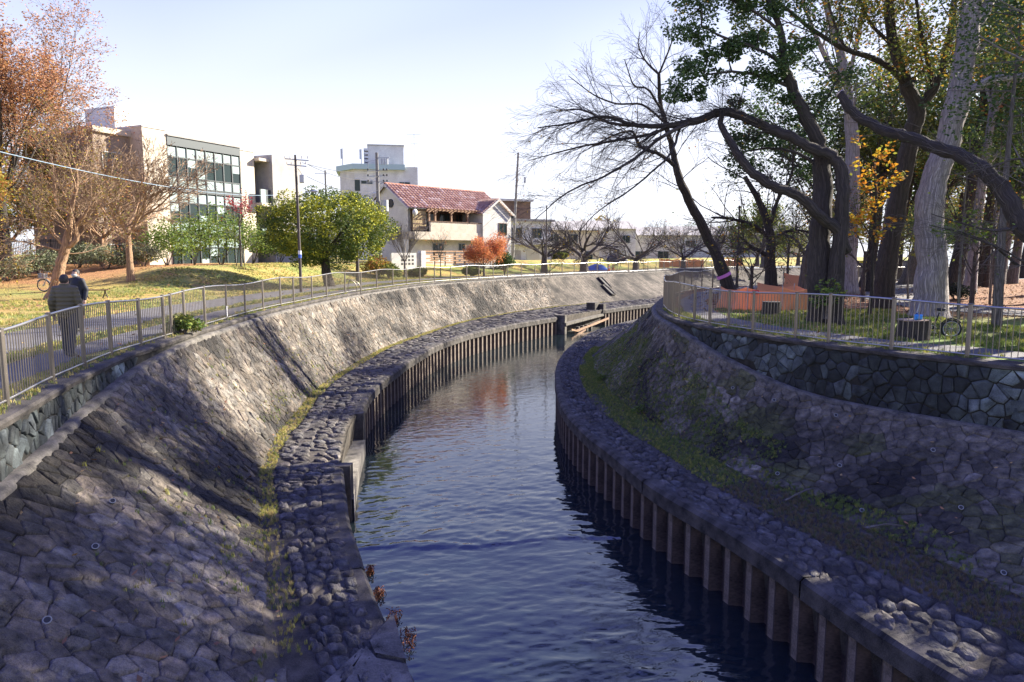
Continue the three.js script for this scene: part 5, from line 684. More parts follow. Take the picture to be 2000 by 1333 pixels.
{ // white block behind
  const g = thing('white_building', 'white flat-roofed block with mint fascia behind the tiled house', 'building', [at(660, 400, 96).x, 1, -96], .18); const H = 12.2;
  B('wall', 2.2, 10.5, 0, H, -9, 0, M.white, g); { const b = new MB(); b.quad(V(.2, 0, -3), V(2.2, 0, 0), V(2.2, H, 0), V(.2, H, -3)); b.quad(V(.2, 0, -9), V(.2, 0, -3), V(.2, H, -3), V(.2, H, -9)); b.build('bay_wall', M.offwhite, g); }
  { const b = new MB(); const top = [[-.3, -9], [-.3, -3.2], [2, .5], [8.8, .5], [8.8, -9]]; for (let k = 0; k < 4; k++) { const [x0, z0] = top[k], [x1, z1] = top[k + 1]; b.quad(V(x0, H - .1, z0), V(x1, H - .1, z1), V(x1, H + .6, z1), V(x0, H + .6, z0)); } const s = b.p.length / 3; top.forEach(([x, z]) => b.v(x, H + .6, z)); b.t(s, s + 1, s + 2); b.t(s, s + 2, s + 3); b.t(s, s + 3, s + 4); const s2 = b.p.length / 3; top.forEach(([x, z]) => b.v(x, H - .1, z)); b.t(s2, s2 + 1, s2 + 2); b.t(s2, s2 + 2, s2 + 3); b.t(s2, s2 + 3, s2 + 4); b.build('fascia', M.mint, g); }
  B('gable_block', 8.8, 10.5, H, H + .35, -9, 0, M.white, g); B('penthouse', 4, 8.8, H + .6, H + 3.6, -8, -4, M.offwhite, g); B('penthouse_roof', 3.9, 8.9, H + 3.6, H + 3.75, -8.1, -3.9, M.greyWall, g); for (let k = 0; k < 5; k++) B('roof_louvre', 3.4, 4, H + .9 + k * .5, H + 1.2 + k * .5, -7, -4, M.white, g);
  B('ledge', .1, 7, 7.9, 8.2, -3, .3, M.mint, g); windowOn(g, 3, 4.6, 10.2, 10.7, 0, 2); windowOn(g, 8, 9.5, 9.2, 10.6, 0, 2); windowOn(g, 3, 4.4, 4, 5.4, 0, 2); windowOn(g, 6, 7.4, 4, 5.4, 0, 2); { const w = part('corner_window', boxG(2.22, 2.9, 9.3, 10.8, 0, .04), M.glass, g); part('frame', boxG(2.18, 2.94, 10.8, 10.88, 0, .06), M.trim, w); }
  B('air_conditioner', 4.4, 5.3, 8.3, 9, .05, .4, M.trim, g); part('fan_grille', new THREE.CylinderGeometry(.24, .24, .03, 14).rotateX(1.57).translate(4.75, 8.65, .41), M.greyWall, g);
  for (const x of [.6, 3.1]) new MB().tube([V(x, H + .6, -3), V(x, H + 3, -3)], .05, 6).box(x - .25, x + .05, H + 1.6, H + 2.9, -3.08, -2.94).build('antenna_panel', M.metalGrey, g);
  const a = new MB(); a.tube([V(10.2, H + .3, -2), V(10.2, H + 5, -2)], .04, 5); for (const [y, w] of [[H + 4.9, 1], [H + 3.7, .5]]) a.bar(V(10.2 - w, y, -2), V(10.2 + w, y, -2), .03, .03); a.build('aerial', M.metalGrey, g);
}
function plainHouse(label, px, d, w, h, dep, turn, m, rm, wins, y = .6, roof = 'flat', extra) {
  const p = at(px, 500, d), g = thing('far_house', label, 'house', [p.x, y, -d], turn, 'houses behind the far lawn'); B('wall', 0, w, -.8, h, -dep, 0, m, g);
  if (roof === 'flat') B('roof', -.3, w + .3, h, h + .3, -dep - .3, .4, rm, g); else { const b = new MB(), r = h + w * .16; b.quad(V(-.4, h - .05, .5), V(w + .4, h - .05, .5), V(w + .4, r, -dep / 2), V(-.4, r, -dep / 2)); b.quad(V(w + .4, h - .05, -dep - .5), V(-.4, h - .05, -dep - .5), V(-.4, r, -dep / 2), V(w + .4, r, -dep / 2)); const s = b.v(0, h, 0), s1 = b.v(0, h, -dep), s2 = b.v(0, r - .06, -dep / 2); b.t(s, s1, s2); const e = b.v(w, h, 0), e1 = b.v(w, h, -dep), e2 = b.v(w, r - .06, -dep / 2); b.t(e, e2, e1); b.build('roof', rm, g); }
  for (const [x0, x1, y0, y1, c] of wins) windowOn(g, x0, x1, y0, y1, 0, c ?? 2); extra?.(g); return g;
}
plainHouse('white two-storey house with a grey garage door by the orange tree', 985, 92, 7, 5.6, 8, .5, M.white, M.greyWall, [[1, 2.6, 3.4, 4.8], [4, 5.6, 3.4, 4.8]], .6, 'flat', g => { B('garage_door', .6, 2.4, -.6, 1.9, 0, .06, M.greyWall, g); B('shutter', 3.2, 5.2, -.6, 1.9, 0, .06, M.trim, g); B('balcony', -.2, 7.1, 2.6, 3.3, 0, .8, M.white, g); });
plainHouse('brown flat-topped house behind the tiled house', 962, 104, 6, 9, 7, .4, M.brownWall, M.offwhite, [[1.5, 3.5, 5, 7]], .6);
plainHouse('long cream house with a low hedge behind the first cherry', 1058, 104, 9, 5, 8, .3, M.cream, M.greyWall, [[1, 2.6, 3, 4.4], [4, 5.6, 3, 4.4], [6.4, 8, .4, 2]], .5, 'pitch');
plainHouse('white house with a dark doorway behind the blue tarpaulin', 1140, 110, 8.5, 5.4, 8, .25, M.white, M.greyWall, [[1, 2.4, 3.2, 4.4], [6, 7.6, 3.2, 4.4]], .5, 'pitch', g => { B('doorway', 4.2, 5.8, -.5, 2.2, -.05, .02, M.dark, g); B('door_glass', 4.4, 5.6, .2, 2.1, .02, .05, M.metalGrey, g); });
plainHouse('small pale house beyond the squat cherry', 1228, 118, 9, 4.6, 8, .2, M.offwhite, M.greyWall, [[1, 3, .6, 2], [5, 7, .6, 2]], .5, 'pitch');
plainHouse('grey-roofed house behind the far dark hedge', 1318, 134, 11, 5, 9, .15, M.offwhite, M.greyWall, [[2, 4, 2.8, 4], [6, 8, 2.8, 4]], .5, 'pitch');
plainHouse('far pale house seen between the leaning trunk and the camphor', 1450, 150, 14, 5.4, 9, .1, M.white, M.greyWall, [[2, 4, 2.8, 4], [8, 10, 2.8, 4]], .5, 'pitch');
plainHouse('distant blue-grey apartment tower on the skyline', 548, 620, 10, 47, 10, 0, M.mint, M.mint, [[1, 4, 30, 40], [6, 9, 30, 40]], 0);
plainHouse('distant low roofs left of the white block', 600, 160, 16, 8, 9, .2, M.offwhite, M.greyWall, [[2, 5, 4, 6], [9, 12, 4, 6]], .6, 'pitch');
// low concrete wall seen between the park trunks
{ const a = at(1640, 530, 74), b = at(1840, 530, 80), t = thing('boundary_wall', 'pale low concrete wall seen between the park trunks', 'wall'); for (let k = 0; k < 8; k++) { const p = a.clone().lerp(b, k / 8), q = a.clone().lerp(b, (k + .97) / 8); p.y = q.y = .5; new MB().bar(p, q, .25, 1.7).build('wall_panel', M.concrete, t); } }
// ---------- poles, lamps and wires ----------
const tubeB = (b, pts, r, s = 6) => b.tube(pts.map(p => V(...p)), r, s);
{ // utility pole with lamp
  const f = at(588, 572, 39), t = thing('utility_pole', 'slim dark utility pole with a street lamp in front of the round evergreen', 'pole', [f.x, 0, f.z]);
  new MB().tube([V(0, -.1, 0), V(-.02, 4.2, 0), V(-.06, 7.3, 0)], q => lerp(.085, .06, q), 10).build('mast', M.poleBrown, t); for (const [y, c] of [[2.05, [.75, .75, .78]], [1.85, [.05, .12, .5]]]) new MB().tube([V(0, y, 0), V(0, y + .2, 0)], .092, 10, false).build('sleeve', std(c, .6), t);
  const arm = new MB(); tubeB(arm, [[0, 5.1, 0], [.45, 5.35, 0], [.8, 5.42, 0]], .02); const am = arm.build('lamp_arm', M.metalGrey, t); part('lamp_head', new THREE.SphereGeometry(.14, 12, 8).scale(1.6, .5, .8).translate(.9, 5.4, 0), M.metalGrey, am);
  for (const [y, w] of [[7.1, .55], [6.8, .45]]) { const c = new MB().bar(V(-.05 - w, y, 0), V(-.05 + w * 1.3, y - .1, 0), .06, .06).build('crossarm', M.metalGrey, t); for (const x of [-w, -w * .5, w * .6, w * 1.2]) part('insulator', new THREE.CylinderGeometry(.025, .04, .14, 7).translate(x - .05, y + .08, 0), M.trim, c); }
  part('transformer', rbox(.26, .42, .24, .03).translate(.28, 6.05, 0), M.metalGrey, t); const w2 = new MB(); tubeB(w2, [[.05, 6.6, 0], [.2, 6.4, .05], [.28, 6.25, 0]], .012, 4); w2.build('drop_wire', M.dark, t);
}
{ const f = at(742, 500, 66), y = gy(f.x, 66), t = thing('utility_pole', 'heavily wired concrete utility pole before the white block', 'pole', [f.x, y, f.z]);
  new MB().tube([V(0, -.2, 0), V(-.1, 11.1 - y, 0)], q => lerp(.2, .13, q), 10).build('mast', M.concretePole, t); const Y = 11 - y;
  const part2 = (n, fn, m = M.metalGrey) => { const b = new MB(); fn(b); b.build(n, m, t); };
  part2('switch_bracket', b => { tubeB(b, [[-.1, Y - .5, 0], [-.9, Y - .7, 0], [-.95, Y - 1.9, 0]], .03, 5); }); for (const yy of [Y - 1.5, Y - 2.0, Y - 2.5]) { part2('crossarm', b => b.bar(V(-1, yy, 0), V(.9, yy + .1, 0), .07, .07)); for (const x of [-.9, .5, .8]) part('insulator', new THREE.CylinderGeometry(.07, .1, .16, 8).translate(x, yy + .12, 0), M.dark, t); }
  for (const x of [.35, .6, .85]) part('cutout_switch', new THREE.CylinderGeometry(.09, .09, .5, 8).translate(x, Y - .7, .1), M.metalGrey, t); part2('switch_beam', b => b.bar(V(0, Y - .35, 0), V(1.05, Y - .35, 0), .08, .08));
  part('transformer', new THREE.CylinderGeometry(.33, .33, 1, 14).translate(.55, Y - 4.6, .1), M.metalGrey, t); part('transformer_box', rbox(.4, .95, .4, .03).translate(-.42, Y - 4.6, .1), M.metalGrey, t); part2('platform', b => b.bar(V(-.8, Y - 5.3, 0), V(.9, Y - 5.3, 0), .08, .1)); part2('cable_loop', b => { const P = []; for (let k = 0; k < 14; k++) P.push([.5 + .35 * Math.cos(k * .5), Y - 2.8 + .25 * Math.sin(k * .5), .15]); tubeB(b, P, .02, 4); }, M.dark); part2('service_wires', b => { for (let k = 0; k < 4; k++) tubeB(b, [[0, Y - 4 - k * .3, .1], [-.5, Y - 4.4 - k * .3, .1], [-.9, Y - 4.2 - k * .25, .1]], .015, 4); }, M.dark);
}
{ const f = at(1000, 510, 88), t = thing('utility_pole', 'leaning grey utility pole right of the orange tree', 'pole', [f.x, .5, f.z]); new MB().tube([V(0, -.3, 0), V(.4, 7, 0), V(.75, 13.6, 0)], q => lerp(.2, .12, q), 9).build('mast', M.concretePole, t); const c = new MB(); c.bar(V(.6, 11, 0), V(1.6, 10.9, 0), .07, .07); c.build('bracket', M.metalGrey, t); part('insulator_box', rbox(.25, .7, .25, .02).translate(1.55, 10.4, 0), M.metalGrey, t); const c2 = new MB(); c2.bar(V(.5, 9.7, 0), V(1.5, 9.7, 0), .06, .06); c2.build('bracket', M.metalGrey, t); }
for (const [px, d, h, lb] of [[1067, 70, 6.6, 'thin dark lamp post by the far fence among the bare cherries'], [1440, 44, 4.9, 'thin dark post between the leaning cherry and the short trunk']]) { const f = at(px, 530, d), y = d > 60 ? gy(f.x, d) : 0, t = thing('lamp_post', lb, 'lamp post', [f.x, y, f.z]); new MB().tube([V(0, -.1, 0), V(0, h, 0)], q => lerp(.075, .05, q), 8).build('mast', M.poleBrown, t); part('base_plate', new THREE.CylinderGeometry(.12, .14, .25, 8).translate(0, .1, 0), M.poleBrown, t); part('cap', new THREE.SphereGeometry(.08, 8, 6).translate(0, h, 0), M.poleBrown, t); }
{ const f = at(698, 520, 53), y = gy(f.x, 53), t = thing('park_lamp', 'dark park lamp with a pyramid lantern above the round evergreen', 'lamp post', [f.x, y, f.z]); new MB().tube([V(0, -.1, 0), V(0, 4.7 - y, 0)], q => lerp(.15, .08, q), 10).build('mast', M.poleBrown, t); const Y = 4.7 - y; part('lantern_glass', new THREE.CylinderGeometry(.26, .16, .42, 4).rotateY(.78).translate(0, Y + .28, 0), M.frosted, t); part('lantern_roof', new THREE.ConeGeometry(.46, .42, 4).rotateY(.78).translate(0, Y + .7, 0), std([.5, .47, .4], .6), t); part('lantern_base', new THREE.CylinderGeometry(.2, .1, .12, 4).rotateY(.78).translate(0, Y + .04, 0), M.poleBrown, t); }
for (const [px, d, h, lb] of [[640, 110, 14, 'far slender pole beyond the round evergreen'], [613, 140, 14, 'farthest slender pole left of the white block']]) { const f = at(px, 500, d), t = thing('utility_pole', lb, 'pole', [f.x, .5, f.z]); new MB().tube([V(0, 0, 0), V(0, h, 0)], .13, 7).build('mast', M.concretePole, t); new MB().bar(V(-1.6, h - .5, 0), V(.3, h - .5, 0), .09, .09).build('crossarm', M.metalGrey, t); }
const wire = (name, label, a, b, sag, r, m) => { const P = []; for (let k = 0; k <= 20; k++) { const q = k / 20, p = a.clone().lerp(b, q); p.y -= sag * 4 * q * (1 - q); P.push(p); } return single(name, new MB().tube(P, r, 5).geo(), m, label, 'cable'); };
wire('overhead_cable', 'pale blue cable sagging across the trees to the office block', at(-60, 282, 24), at(545, 381, 60), .55, .016, std([.2, .28, .36], .7));
wire('overhead_wire', 'upper thin wire from the lamp pole to the white block', at(590, 318, 39), at(738, 335, 66), .3, .016, M.dark); wire('overhead_wire', 'middle thin wire from the lamp pole to the white block', at(602, 322, 39), at(738, 345, 66), .5, .016, M.dark); wire('overhead_wire', 'lower thin wire from the lamp pole transformer', at(600, 345, 39), at(738, 372, 66), .5, .016, M.dark);
wire('overhead_wire', 'thin dark stay cable crossing between the forked zelkova limbs', at(1560, 260, 25), at(1778, 160, 26.5), .1, .014, M.dark);
{ const c = at(1776, 160, 26.85), b = new MB(); b.tube([c.clone().add(V(.06, -.06, .0)), c.clone().add(V(-.03, .06, 0))], .26, 14, false); single('tree_strap', b.geo(), M.dark, 'dark strap wound round the fork of the zelkova', 'strap'); }
{ const c = at(1414, 538, 35), b = new MB(); b.tube([c.clone().add(V(.035, -.07, 0)), c.clone().add(V(-.035, .07, 0))], .345, 16, false); single('ribbon', b.geo(), std([.75, .25, .65], .6), 'pink ribbon tied round the leaning cherry trunk', 'ribbon'); }

// ---------- river details ----------
const findOn = (S, px, py) => { let best = [0, 0], e = 1e9; for (let s = 1; s < Math.min((S.n - 1) * STEP, 110); s += .2) for (let v = .05; v < 1; v += .03) { const p = onSlope(S, s, v), d = p.clone().sub(EYEV), z = d.dot(FWD); if (z < 1) continue; const y = d.y * cp - d.z * sp, q = (d.x / z * FOCAL + 1000 - px) ** 2 + (666.5 - y / z * FOCAL - py) ** 2; if (q < e) { e = q; best = [s, v]; } } return best; };
reseed(91);
const pvc = std([.3, .3, .28], .8), ringG = new THREE.TorusGeometry(.036, .008, 6, 16), coreG = new THREE.CylinderGeometry(.032, .032, .05, 12).rotateX(Math.PI / 2).translate(0, 0, -.02);
const placeNames = ['below the crazy-paved wall', 'on the mossy patch', 'near the middle of the shaded slope', 'on the shaded slope near the picture edge', 'low on the shaded slope', 'low near the picture edge', 'high on the shaded slope', 'above the green grass band', 'under the wall near the bicycle', 'low on the near sunny slope', 'high on the near sunny slope', 'beside the bright sun patch'];
[[1638, 912, R], [1831, 888, R], [1870, 988, R], [1520, 929, R], [1687, 1001, R], [1948, 1119, R], [1431, 756, R], [1511, 783, R], [1633, 814, R], [95, 1230, L], [178, 1073, L], [215, 988, L]].forEach(([px, py, S], i) => { const [s, v] = findOn(S, px, py), p = onSlope(S, s, v, .05), q = onSlope(S, s, v, .15), t = thing('weep_pipe', 'white plastic drain pipe end ' + placeNames[i], 'pipe', [p.x, p.y, p.z], 0, 'drain pipes in the slopes'); part('rim', ringG, pvc, t); part('bore', coreG, M.dark, t); const n = q.sub(p).normalize().multiplyScalar(.6).add(V(0, .1, .5)); t.lookAt(p.clone().add(n)); });
{ // landing platform in the near notch
  const t = thing('landing_platform', 'concrete landing slab set in a notch of the sheet pile wall', 'platform'); const P = []; for (let d = 16.2; d <= 21.9; d += .5) { const a = V(lineX(Lcap, d) - .02, 0, -d), b = V(lineX(Lcap, d) - 1.5, 0, -d); P.push([a, b]); }
  const b = new MB(); P.forEach(([a, c], i) => { for (const [p, y] of [[a, -4.6], [a, -3.62], [c, -3.6]]) b.v(p.x, y + (hash(i, 3) - .5) * .02, p.z, p.x, -p.z); if (i) { const k = (i - 1) * 3; b.q(k, k + 1, k + 4, k + 3); b.q(k + 1, k + 2, k + 5, k + 4); } }); b.build('slab', M.concrete, t);
  for (const [d, nm] of [[16.25, 'near_cheek'], [21.75, 'far_cheek']]) { const x = lineX(Lcap, d); part(nm, boxG(x - 1.6, x - .05, -4.6, -2.79, -d - .15, -d + .15), M.concreteDark, t); }
}
{ // far outlet: pier, beams and broken planks
  const t = thing('water_gate', 'old concrete inlet with beams and broken planks in the far wall', 'inlet'); const p = (px, py, y) => { const r = at(px, py, 10), k = (y - EYE) / (r.y - EYE); return V(r.x * k, y, r.z * k); };
  const A = p(1100, 620, -2.8), Bq = p(1178, 605, -2.8), a = V(A.x, 0, A.z), b = V(Bq.x, 0, Bq.z), dir = b.clone().sub(a).normalize(), nrm = V(-dir.z, 0, dir.x);
  const bar = (n, x0, y0, x1, y1, o, w, h, m) => new MB().bar(a.clone().addScaledVector(dir, x0).addScaledVector(nrm, o).setY(y0), a.clone().addScaledVector(dir, x1).addScaledVector(nrm, o).setY(y1), w, h).build(n, m ?? M.concrete, t), LL = a.distanceTo(b);
  bar('pier', 0, -3.6, .35, -3.6, -.3, .9, 1.9, M.concrete); bar('pier', LL - .3, -3.4, LL + .3, -3.4, -.3, .9, 2.2, M.concreteDark); bar('beam', 0, -3.35, LL, -3.2, .1, .3, .22); bar('block', LL - 1.2, -2.5, LL - .1, -2.5, -.7, .8, .7, M.concreteDark); bar('plank', 1.2, -4, LL, -3.55, .5, .12, .16, M.wood); bar('plank', .2, -3.75, 1.6, -4, .6, .1, .12, M.wood); bar('plank', .6, -4.2, 2.4, -3.95, .9, .1, .1, M.wood); for (let k = 0; k < 4; k++) bar('stub', 2 + k * .9, -4, 2.25 + k * .9, -4, .35, .25, .6, M.concrete);
}
{ // two outlet slots in the far slope
  for (const [px, py, lb] of [[1180, 553, 'upper dark drain slot in the far sunny slope'], [1187, 566, 'lower dark drain slot in the far sunny slope']]) { const [s, v] = findOn(L, px, py), t = thing('drain_slot', lb, 'drain'); const c = [[-.3, -.16], [.3, -.16], [.3, .2], [-.3, .2]].map(([u, w]) => onSlope(L, s + u * 1.1, clamp(v + w, 0, 1), .09)); new MB().quad(...c).build('opening', M.dark, t); for (let k = 0; k < 4; k++) new MB().bar(c[k], c[(k + 1) % 4], .14, .16).build('frame', M.concreteDark, t); }
}
{ // broken concrete slabs at the near corner
  const p = (px, py, y = LVL.berm) => { const r = at(px, py, 10), k = (y - EYE) / (r.y - EYE); return V(r.x * k, y, r.z * k); };
  const slab = (name, label, px, h) => { const b = new MB(), top = px.map(([x, y]) => p(x, y).add(V(0, h, 0))), n = top.length; const s = b.p.length / 3; top.forEach(q => b.v(q.x, q.y, q.z, q.x, q.z)); const c = top.reduce((a, q) => a.add(q), V(0, 0, 0)).multiplyScalar(1 / n), ci = b.v(c.x, c.y + .015, c.z, c.x, c.z); for (let k = 0; k < n; k++) b.t(s + k, s + (k + 1) % n, ci); for (let k = 0; k < n; k++) { const q = top[k], r = top[(k + 1) % n]; b.quad(q.clone(), r.clone(), r.clone().setY(r.y - .3), q.clone().setY(q.y - .3)); } single(name, b.geo(), M.concrete, label, 'slab', 'broken slabs at the near corner'); };
  slab('concrete_slab', 'triangular grey slab at the water corner', [[768, 1208], [722, 1262], [733, 1286], [793, 1298]], .07); slab('concrete_slab', 'large cracked slab cut by the lower picture edge', [[715, 1270], [672, 1345], [808, 1345], [794, 1305], [735, 1293]], .05); slab('concrete_slab', 'narrow slab along the cobbles at the lower edge', [[706, 1272], [628, 1345], [660, 1345], [712, 1276]], .04);
  // roots hanging in the water
  for (const [px, py, r, lb] of [[718, 1118, .05, 'smallest'], [736, 1162, .08, 'middle'], [764, 1212, .1, 'upper large'], [788, 1255, .14, 'largest']]) { const c = p(px + 4, py, LVL.water + .02), b = new MB(); for (let k = 0; k < 130; k++) { const a = c.clone().add(V(rr(-1, 1) * r, rr(-.08, .12), rr(-1, 1) * r * 2.2)), e = a.clone().add(V(rr(-.06, .07), rr(-.12, .02), rr(-.06, .08))); b.tube([a, a.clone().lerp(e, .5).add(V(rr(-.03, .03), .02, rr(-.03, .03))), e], .007, 3, false); } single('root_clump', b.geo(), std([.2, .075, .035], .95), lb + ' clump of russet roots trailing into the water', 'roots', 'root clumps at the water edge'); }
}
{ // sticks, litter
  for (const [px, py, len, a, lb, S] of [[1565, 990, 1, .5, 'curved fallen stick at the foot of the shaded slope', R], [1725, 1035, .5, -.5, 'pale short twig on the grass by the shaded slope', R]]) { const [s, v] = findOn(S, px, py), p = onSlope(S, s, Math.min(v, .97), .06); single('fallen_stick', new MB().tube(smoothPts([p.clone().add(V(-len / 2 * Math.cos(a), -.02, len / 2 * Math.sin(a))), p.clone().add(V(0, .08, 0)), p.clone().add(V(len / 2 * Math.cos(a), .1, -len / 2 * Math.sin(a)))], 5), q => lerp(.022, .01, q), 5).geo(), M.barkSilver, lb, 'stick'); }
}
// ---------- grass, weeds and fallen leaves ----------
reseed(101);
const bladeG = (n, h) => { const b = new MB(); for (let k = 0; k < n; k++) { const a = rr(0, 6.28), l = h * rr(.6, 1.2), o = V(rr(-.05, .05), 0, rr(-.05, .05)), t = o.clone().add(V(Math.cos(a) * l * rr(.2, .7), l, Math.sin(a) * l * rr(.2, .7))), s = V(-Math.sin(a), 0, Math.cos(a)).multiplyScalar(.006), m = o.clone().lerp(t, .55).add(V(0, l * .12, 0)); const i = b.v(o.x - s.x, -.02, o.z - s.z), j = b.v(o.x + s.x, -.02, o.z + s.z), q = b.v(m.x + s.x * .8, m.y, m.z + s.z * .8), r = b.v(m.x - s.x * .8, m.y, m.z - s.z * .8), e = b.v(t.x, t.y, t.z); b.q(i, j, q, r); b.t(r, q, e); } return b.geo(); };
M.blade = new THREE.MeshPhysicalMaterial({ color: 0xffffff, roughness: .8, transmission: .3, thickness: 0, side: THREE.DoubleSide });
const dmy = new THREE.Object3D(), cc = new THREE.Color();
function scatter(name, label, cat, geo, mat, list) { const m = new THREE.InstancedMesh(geo, mat, list.length); list.forEach(([p, s, c, tilt], i) => { dmy.position.copy(p); dmy.rotation.set(tilt ? rr(-tilt, tilt) : 0, rr(0, 6.28), tilt ? rr(-tilt, tilt) : 0); dmy.scale.setScalar(s); dmy.updateMatrix(); m.setMatrixAt(i, dmy.matrix); m.setColorAt(i, cc.setRGB(...c)); }); m.name = numbered(name); m.userData = { label, category: cat, kind: 'stuff' }; scene.add(m); return m; }
const gcol = k => { const q = rr(.7, 1.3); return k < .42 ? [.16 * q, .22 * q, .04 * q] : k < .75 ? [.38 * q, .36 * q, .07 * q] : [.55 * q, .44 * q, .16 * q]; };
{
  const tuft = bladeG(12, .11), li = [];
  for (let k = 0; k < 9000; k++) { const s = sOf(L, rr(7, 75)) + rr(0, .5), q = sample(L, s), den = fbm(s * .6, 2, 2); if (rnd() > den * 1.5) continue; const d = q.dt + rr(-.12, .12 + .3 * vnoise(s / STEP * .13, 3)); li.push([onBerm(L, s, d, .01), rr(.22, .6), gcol(rr(.3, 1))]); }
  for (let k = 0; k < 1500; k++) { const s = sOf(L, rr(6, 30)) + rr(0, .5), v = Math.sqrt(rnd()); if (fbm(s * .9, v * 5, 3) < .55) continue; li.push([onSlope(L, s, v, .01), rr(.3, .7), gcol(rr(0, .7))]); }
  scatter('toe_grass', 'thin dry grass along the foot of the sunny slope', 'grass', tuft, M.blade, li);
  const lr2 = []; const sR36 = sOf(R, 36); for (let k = 0; k < 48000; k++) { const s = rr(6, sR36), q = sample(R, s), p0 = onBerm(R, s, q.dc); const f = rnd(), g = fbm(s * .5, f * 2, 3), up = -p0.z > 14.5 ? 1 : .35; if (f < .5) { const d = lerp(q.dc - .05, q.dt, f * 2); if (rnd() < .7 * sstep(.38, .6, g + .12 * up)) lr2.push([onBerm(R, s, d, .01), rr(.22, .6), up > .5 ? gcol(rr(0, .62)) : pick([[.16, .12, .06], [.22, .17, .08], [.13, .15, .05]])]); } else { const wide = sstep(16, 19, -p0.z), v = 1 - (f - .5) * lerp(1, 1.5, wide) * up; if (rnd() < sstep(.36, .58, g + .1 * wide - .16 * (1 - v)) * up) lr2.push([onSlope(R, s, v, .01), rr(.22, .6), gcol(rr(0, .5))]); } }
  scatter('bank_grass', 'green grass band at the foot of the shaded slope', 'grass', tuft, M.blade, lr2);
  const ll = []; for (let k = 0; k < 30000; k++) { const i = Math.floor(rr(14, 130)), f = rnd(), o = f < .12 ? rr(-.15, .5) : f < .3 ? rr(1.55, 2.3) : rr(4.7, 13), p = L.P[i].clone().lerp(L.P[i + 1], rnd()).addScaledVector(L.N[i], -o), x = p.x, d = -p.z; if (d > 70 || fbm(x * .7, d * .7, 3) < .36) continue; p.y = leftY(x, d, o); ll.push([p, rr(.35, .95), gcol(rr(.1, .95))]); }
  scatter('lawn_grass', 'short sunlit grass on the riverside lawn and verges', 'grass', tuft, M.blade, ll);
  const lp = []; for (let k = 0; k < 15000; k++) { const i = Math.floor(rr(20, 90)), f = rnd(), o = f < .16 ? rr(-.1, .6) : rr(1.8, 8), p = R.P[i].clone().lerp(R.P[i + 1], rnd()).addScaledVector(R.N[i], -o), x = p.x, d = -p.z; if (d > 27 || d < 10 || fbm(x * .8 + 9, d * .8, 3) < .38 || dPath(x, d) < 1.5) continue; p.y = rightY(x, d); lp.push([p, rr(.4, 1.1), gcol(rr(0, .7))]); }
  scatter('park_grass', 'bright tufty grass behind the park fence', 'grass', tuft, M.blade, lp);
  const lf = new MB(); { const a = lf.v(-.05, .004, 0), b2 = lf.v(0, .012, .03), c = lf.v(.05, .02, 0), d = lf.v(0, .006, -.03); lf.q(a, b2, c, d); } const lg = lf.geo(), fl = []; const brown = () => pick([[.3, .14, .06], [.38, .19, .08], [.22, .11, .06], [.42, .27, .1], [.16, .09, .06]]);
  for (let k = 0; k < 15000; k++) { const x = rr(7, 42), d = rr(15, 52), o = 1; if (rnd() > sstep(18, 28, d) + .12 || x < lineX([[9.2, 14], [7, 17], [5.8, 21], [5.8, 25], [8, 35], [12, 42], [19, 49], [26, 53]].map(q => q), d) + .5) continue; fl.push([V(x, rightY(x, d) + .015, -d), rr(.7, 1.6), brown(), .5]); }
  for (let k = 0; k < 6000; k++) { const i = Math.floor(rr(16, 150)), o = rr(.5, 16), p = L.P[i].clone().addScaledVector(L.N[i], -o), x = p.x, d = -p.z; const q = sstep(36, 44, d) * sstep(-17, -24, x) + .12; if (rnd() > q) continue; p.y = leftY(x, d, o) + .02; fl.push([p, rr(.8, 1.7), brown(), .5]); }
  for (let k = 0; k < 420; k++) { const S = rnd() < .5 ? L : R, s = rr(8, 40), v = rr(.05, 1); fl.push([onSlope(S, s, v, .05), rr(.6, 1.1), brown(), .6]); }
  scatter('fallen_leaves', 'brown and orange fallen leaves on the park floor, lawn and slopes', 'leaves', lg, M.leafLitter = std([1, 1, 1], .9, { side: THREE.DoubleSide }), fl);
}
reseed(105);
for (const [px, py, S, w, h, lb, c] of [[345, 645, L, 1.15, .5, 'leafy green weed spilling through the path fence', 'fresh'], [310, 655, L, .8, .6, 'small weed beside the leafy one at the path fence', 'olive']]) { const p = at(px, py, 18.6), q = sample(S, nearS(S, p.x, 18.6)); bush('weed_plant', lb, q.p.x + .1, .0, q.p.z, w, h, 700, .09, GREEN[c], { cat: 'weed', lobes: 6 }); }
for (const [px, py, w, lb] of [[1168, 752, .5, 'bright green weed clump on the grass band'], [1230, 835, .5, 'green weed clump lower on the grass band'], [1600, 560, .9, 'leafy sucker shoots on the camphor trunk']]) { if (py === 560) { const p = at(1612, 590, 21); bush('weed_plant', lb, p.x, .3, p.z + .2, .9, 1.2, 320, .1, GREEN.fresh, { cat: 'weed', lobes: 6 }); continue; } const [s, v] = findOn(R, px, py), p = onSlope(R, s, v); bush('weed_plant', lb, p.x, p.y, p.z, w, .28, 260, .07, GREEN.fresh, { cat: 'weed', lobes: 5 }); }

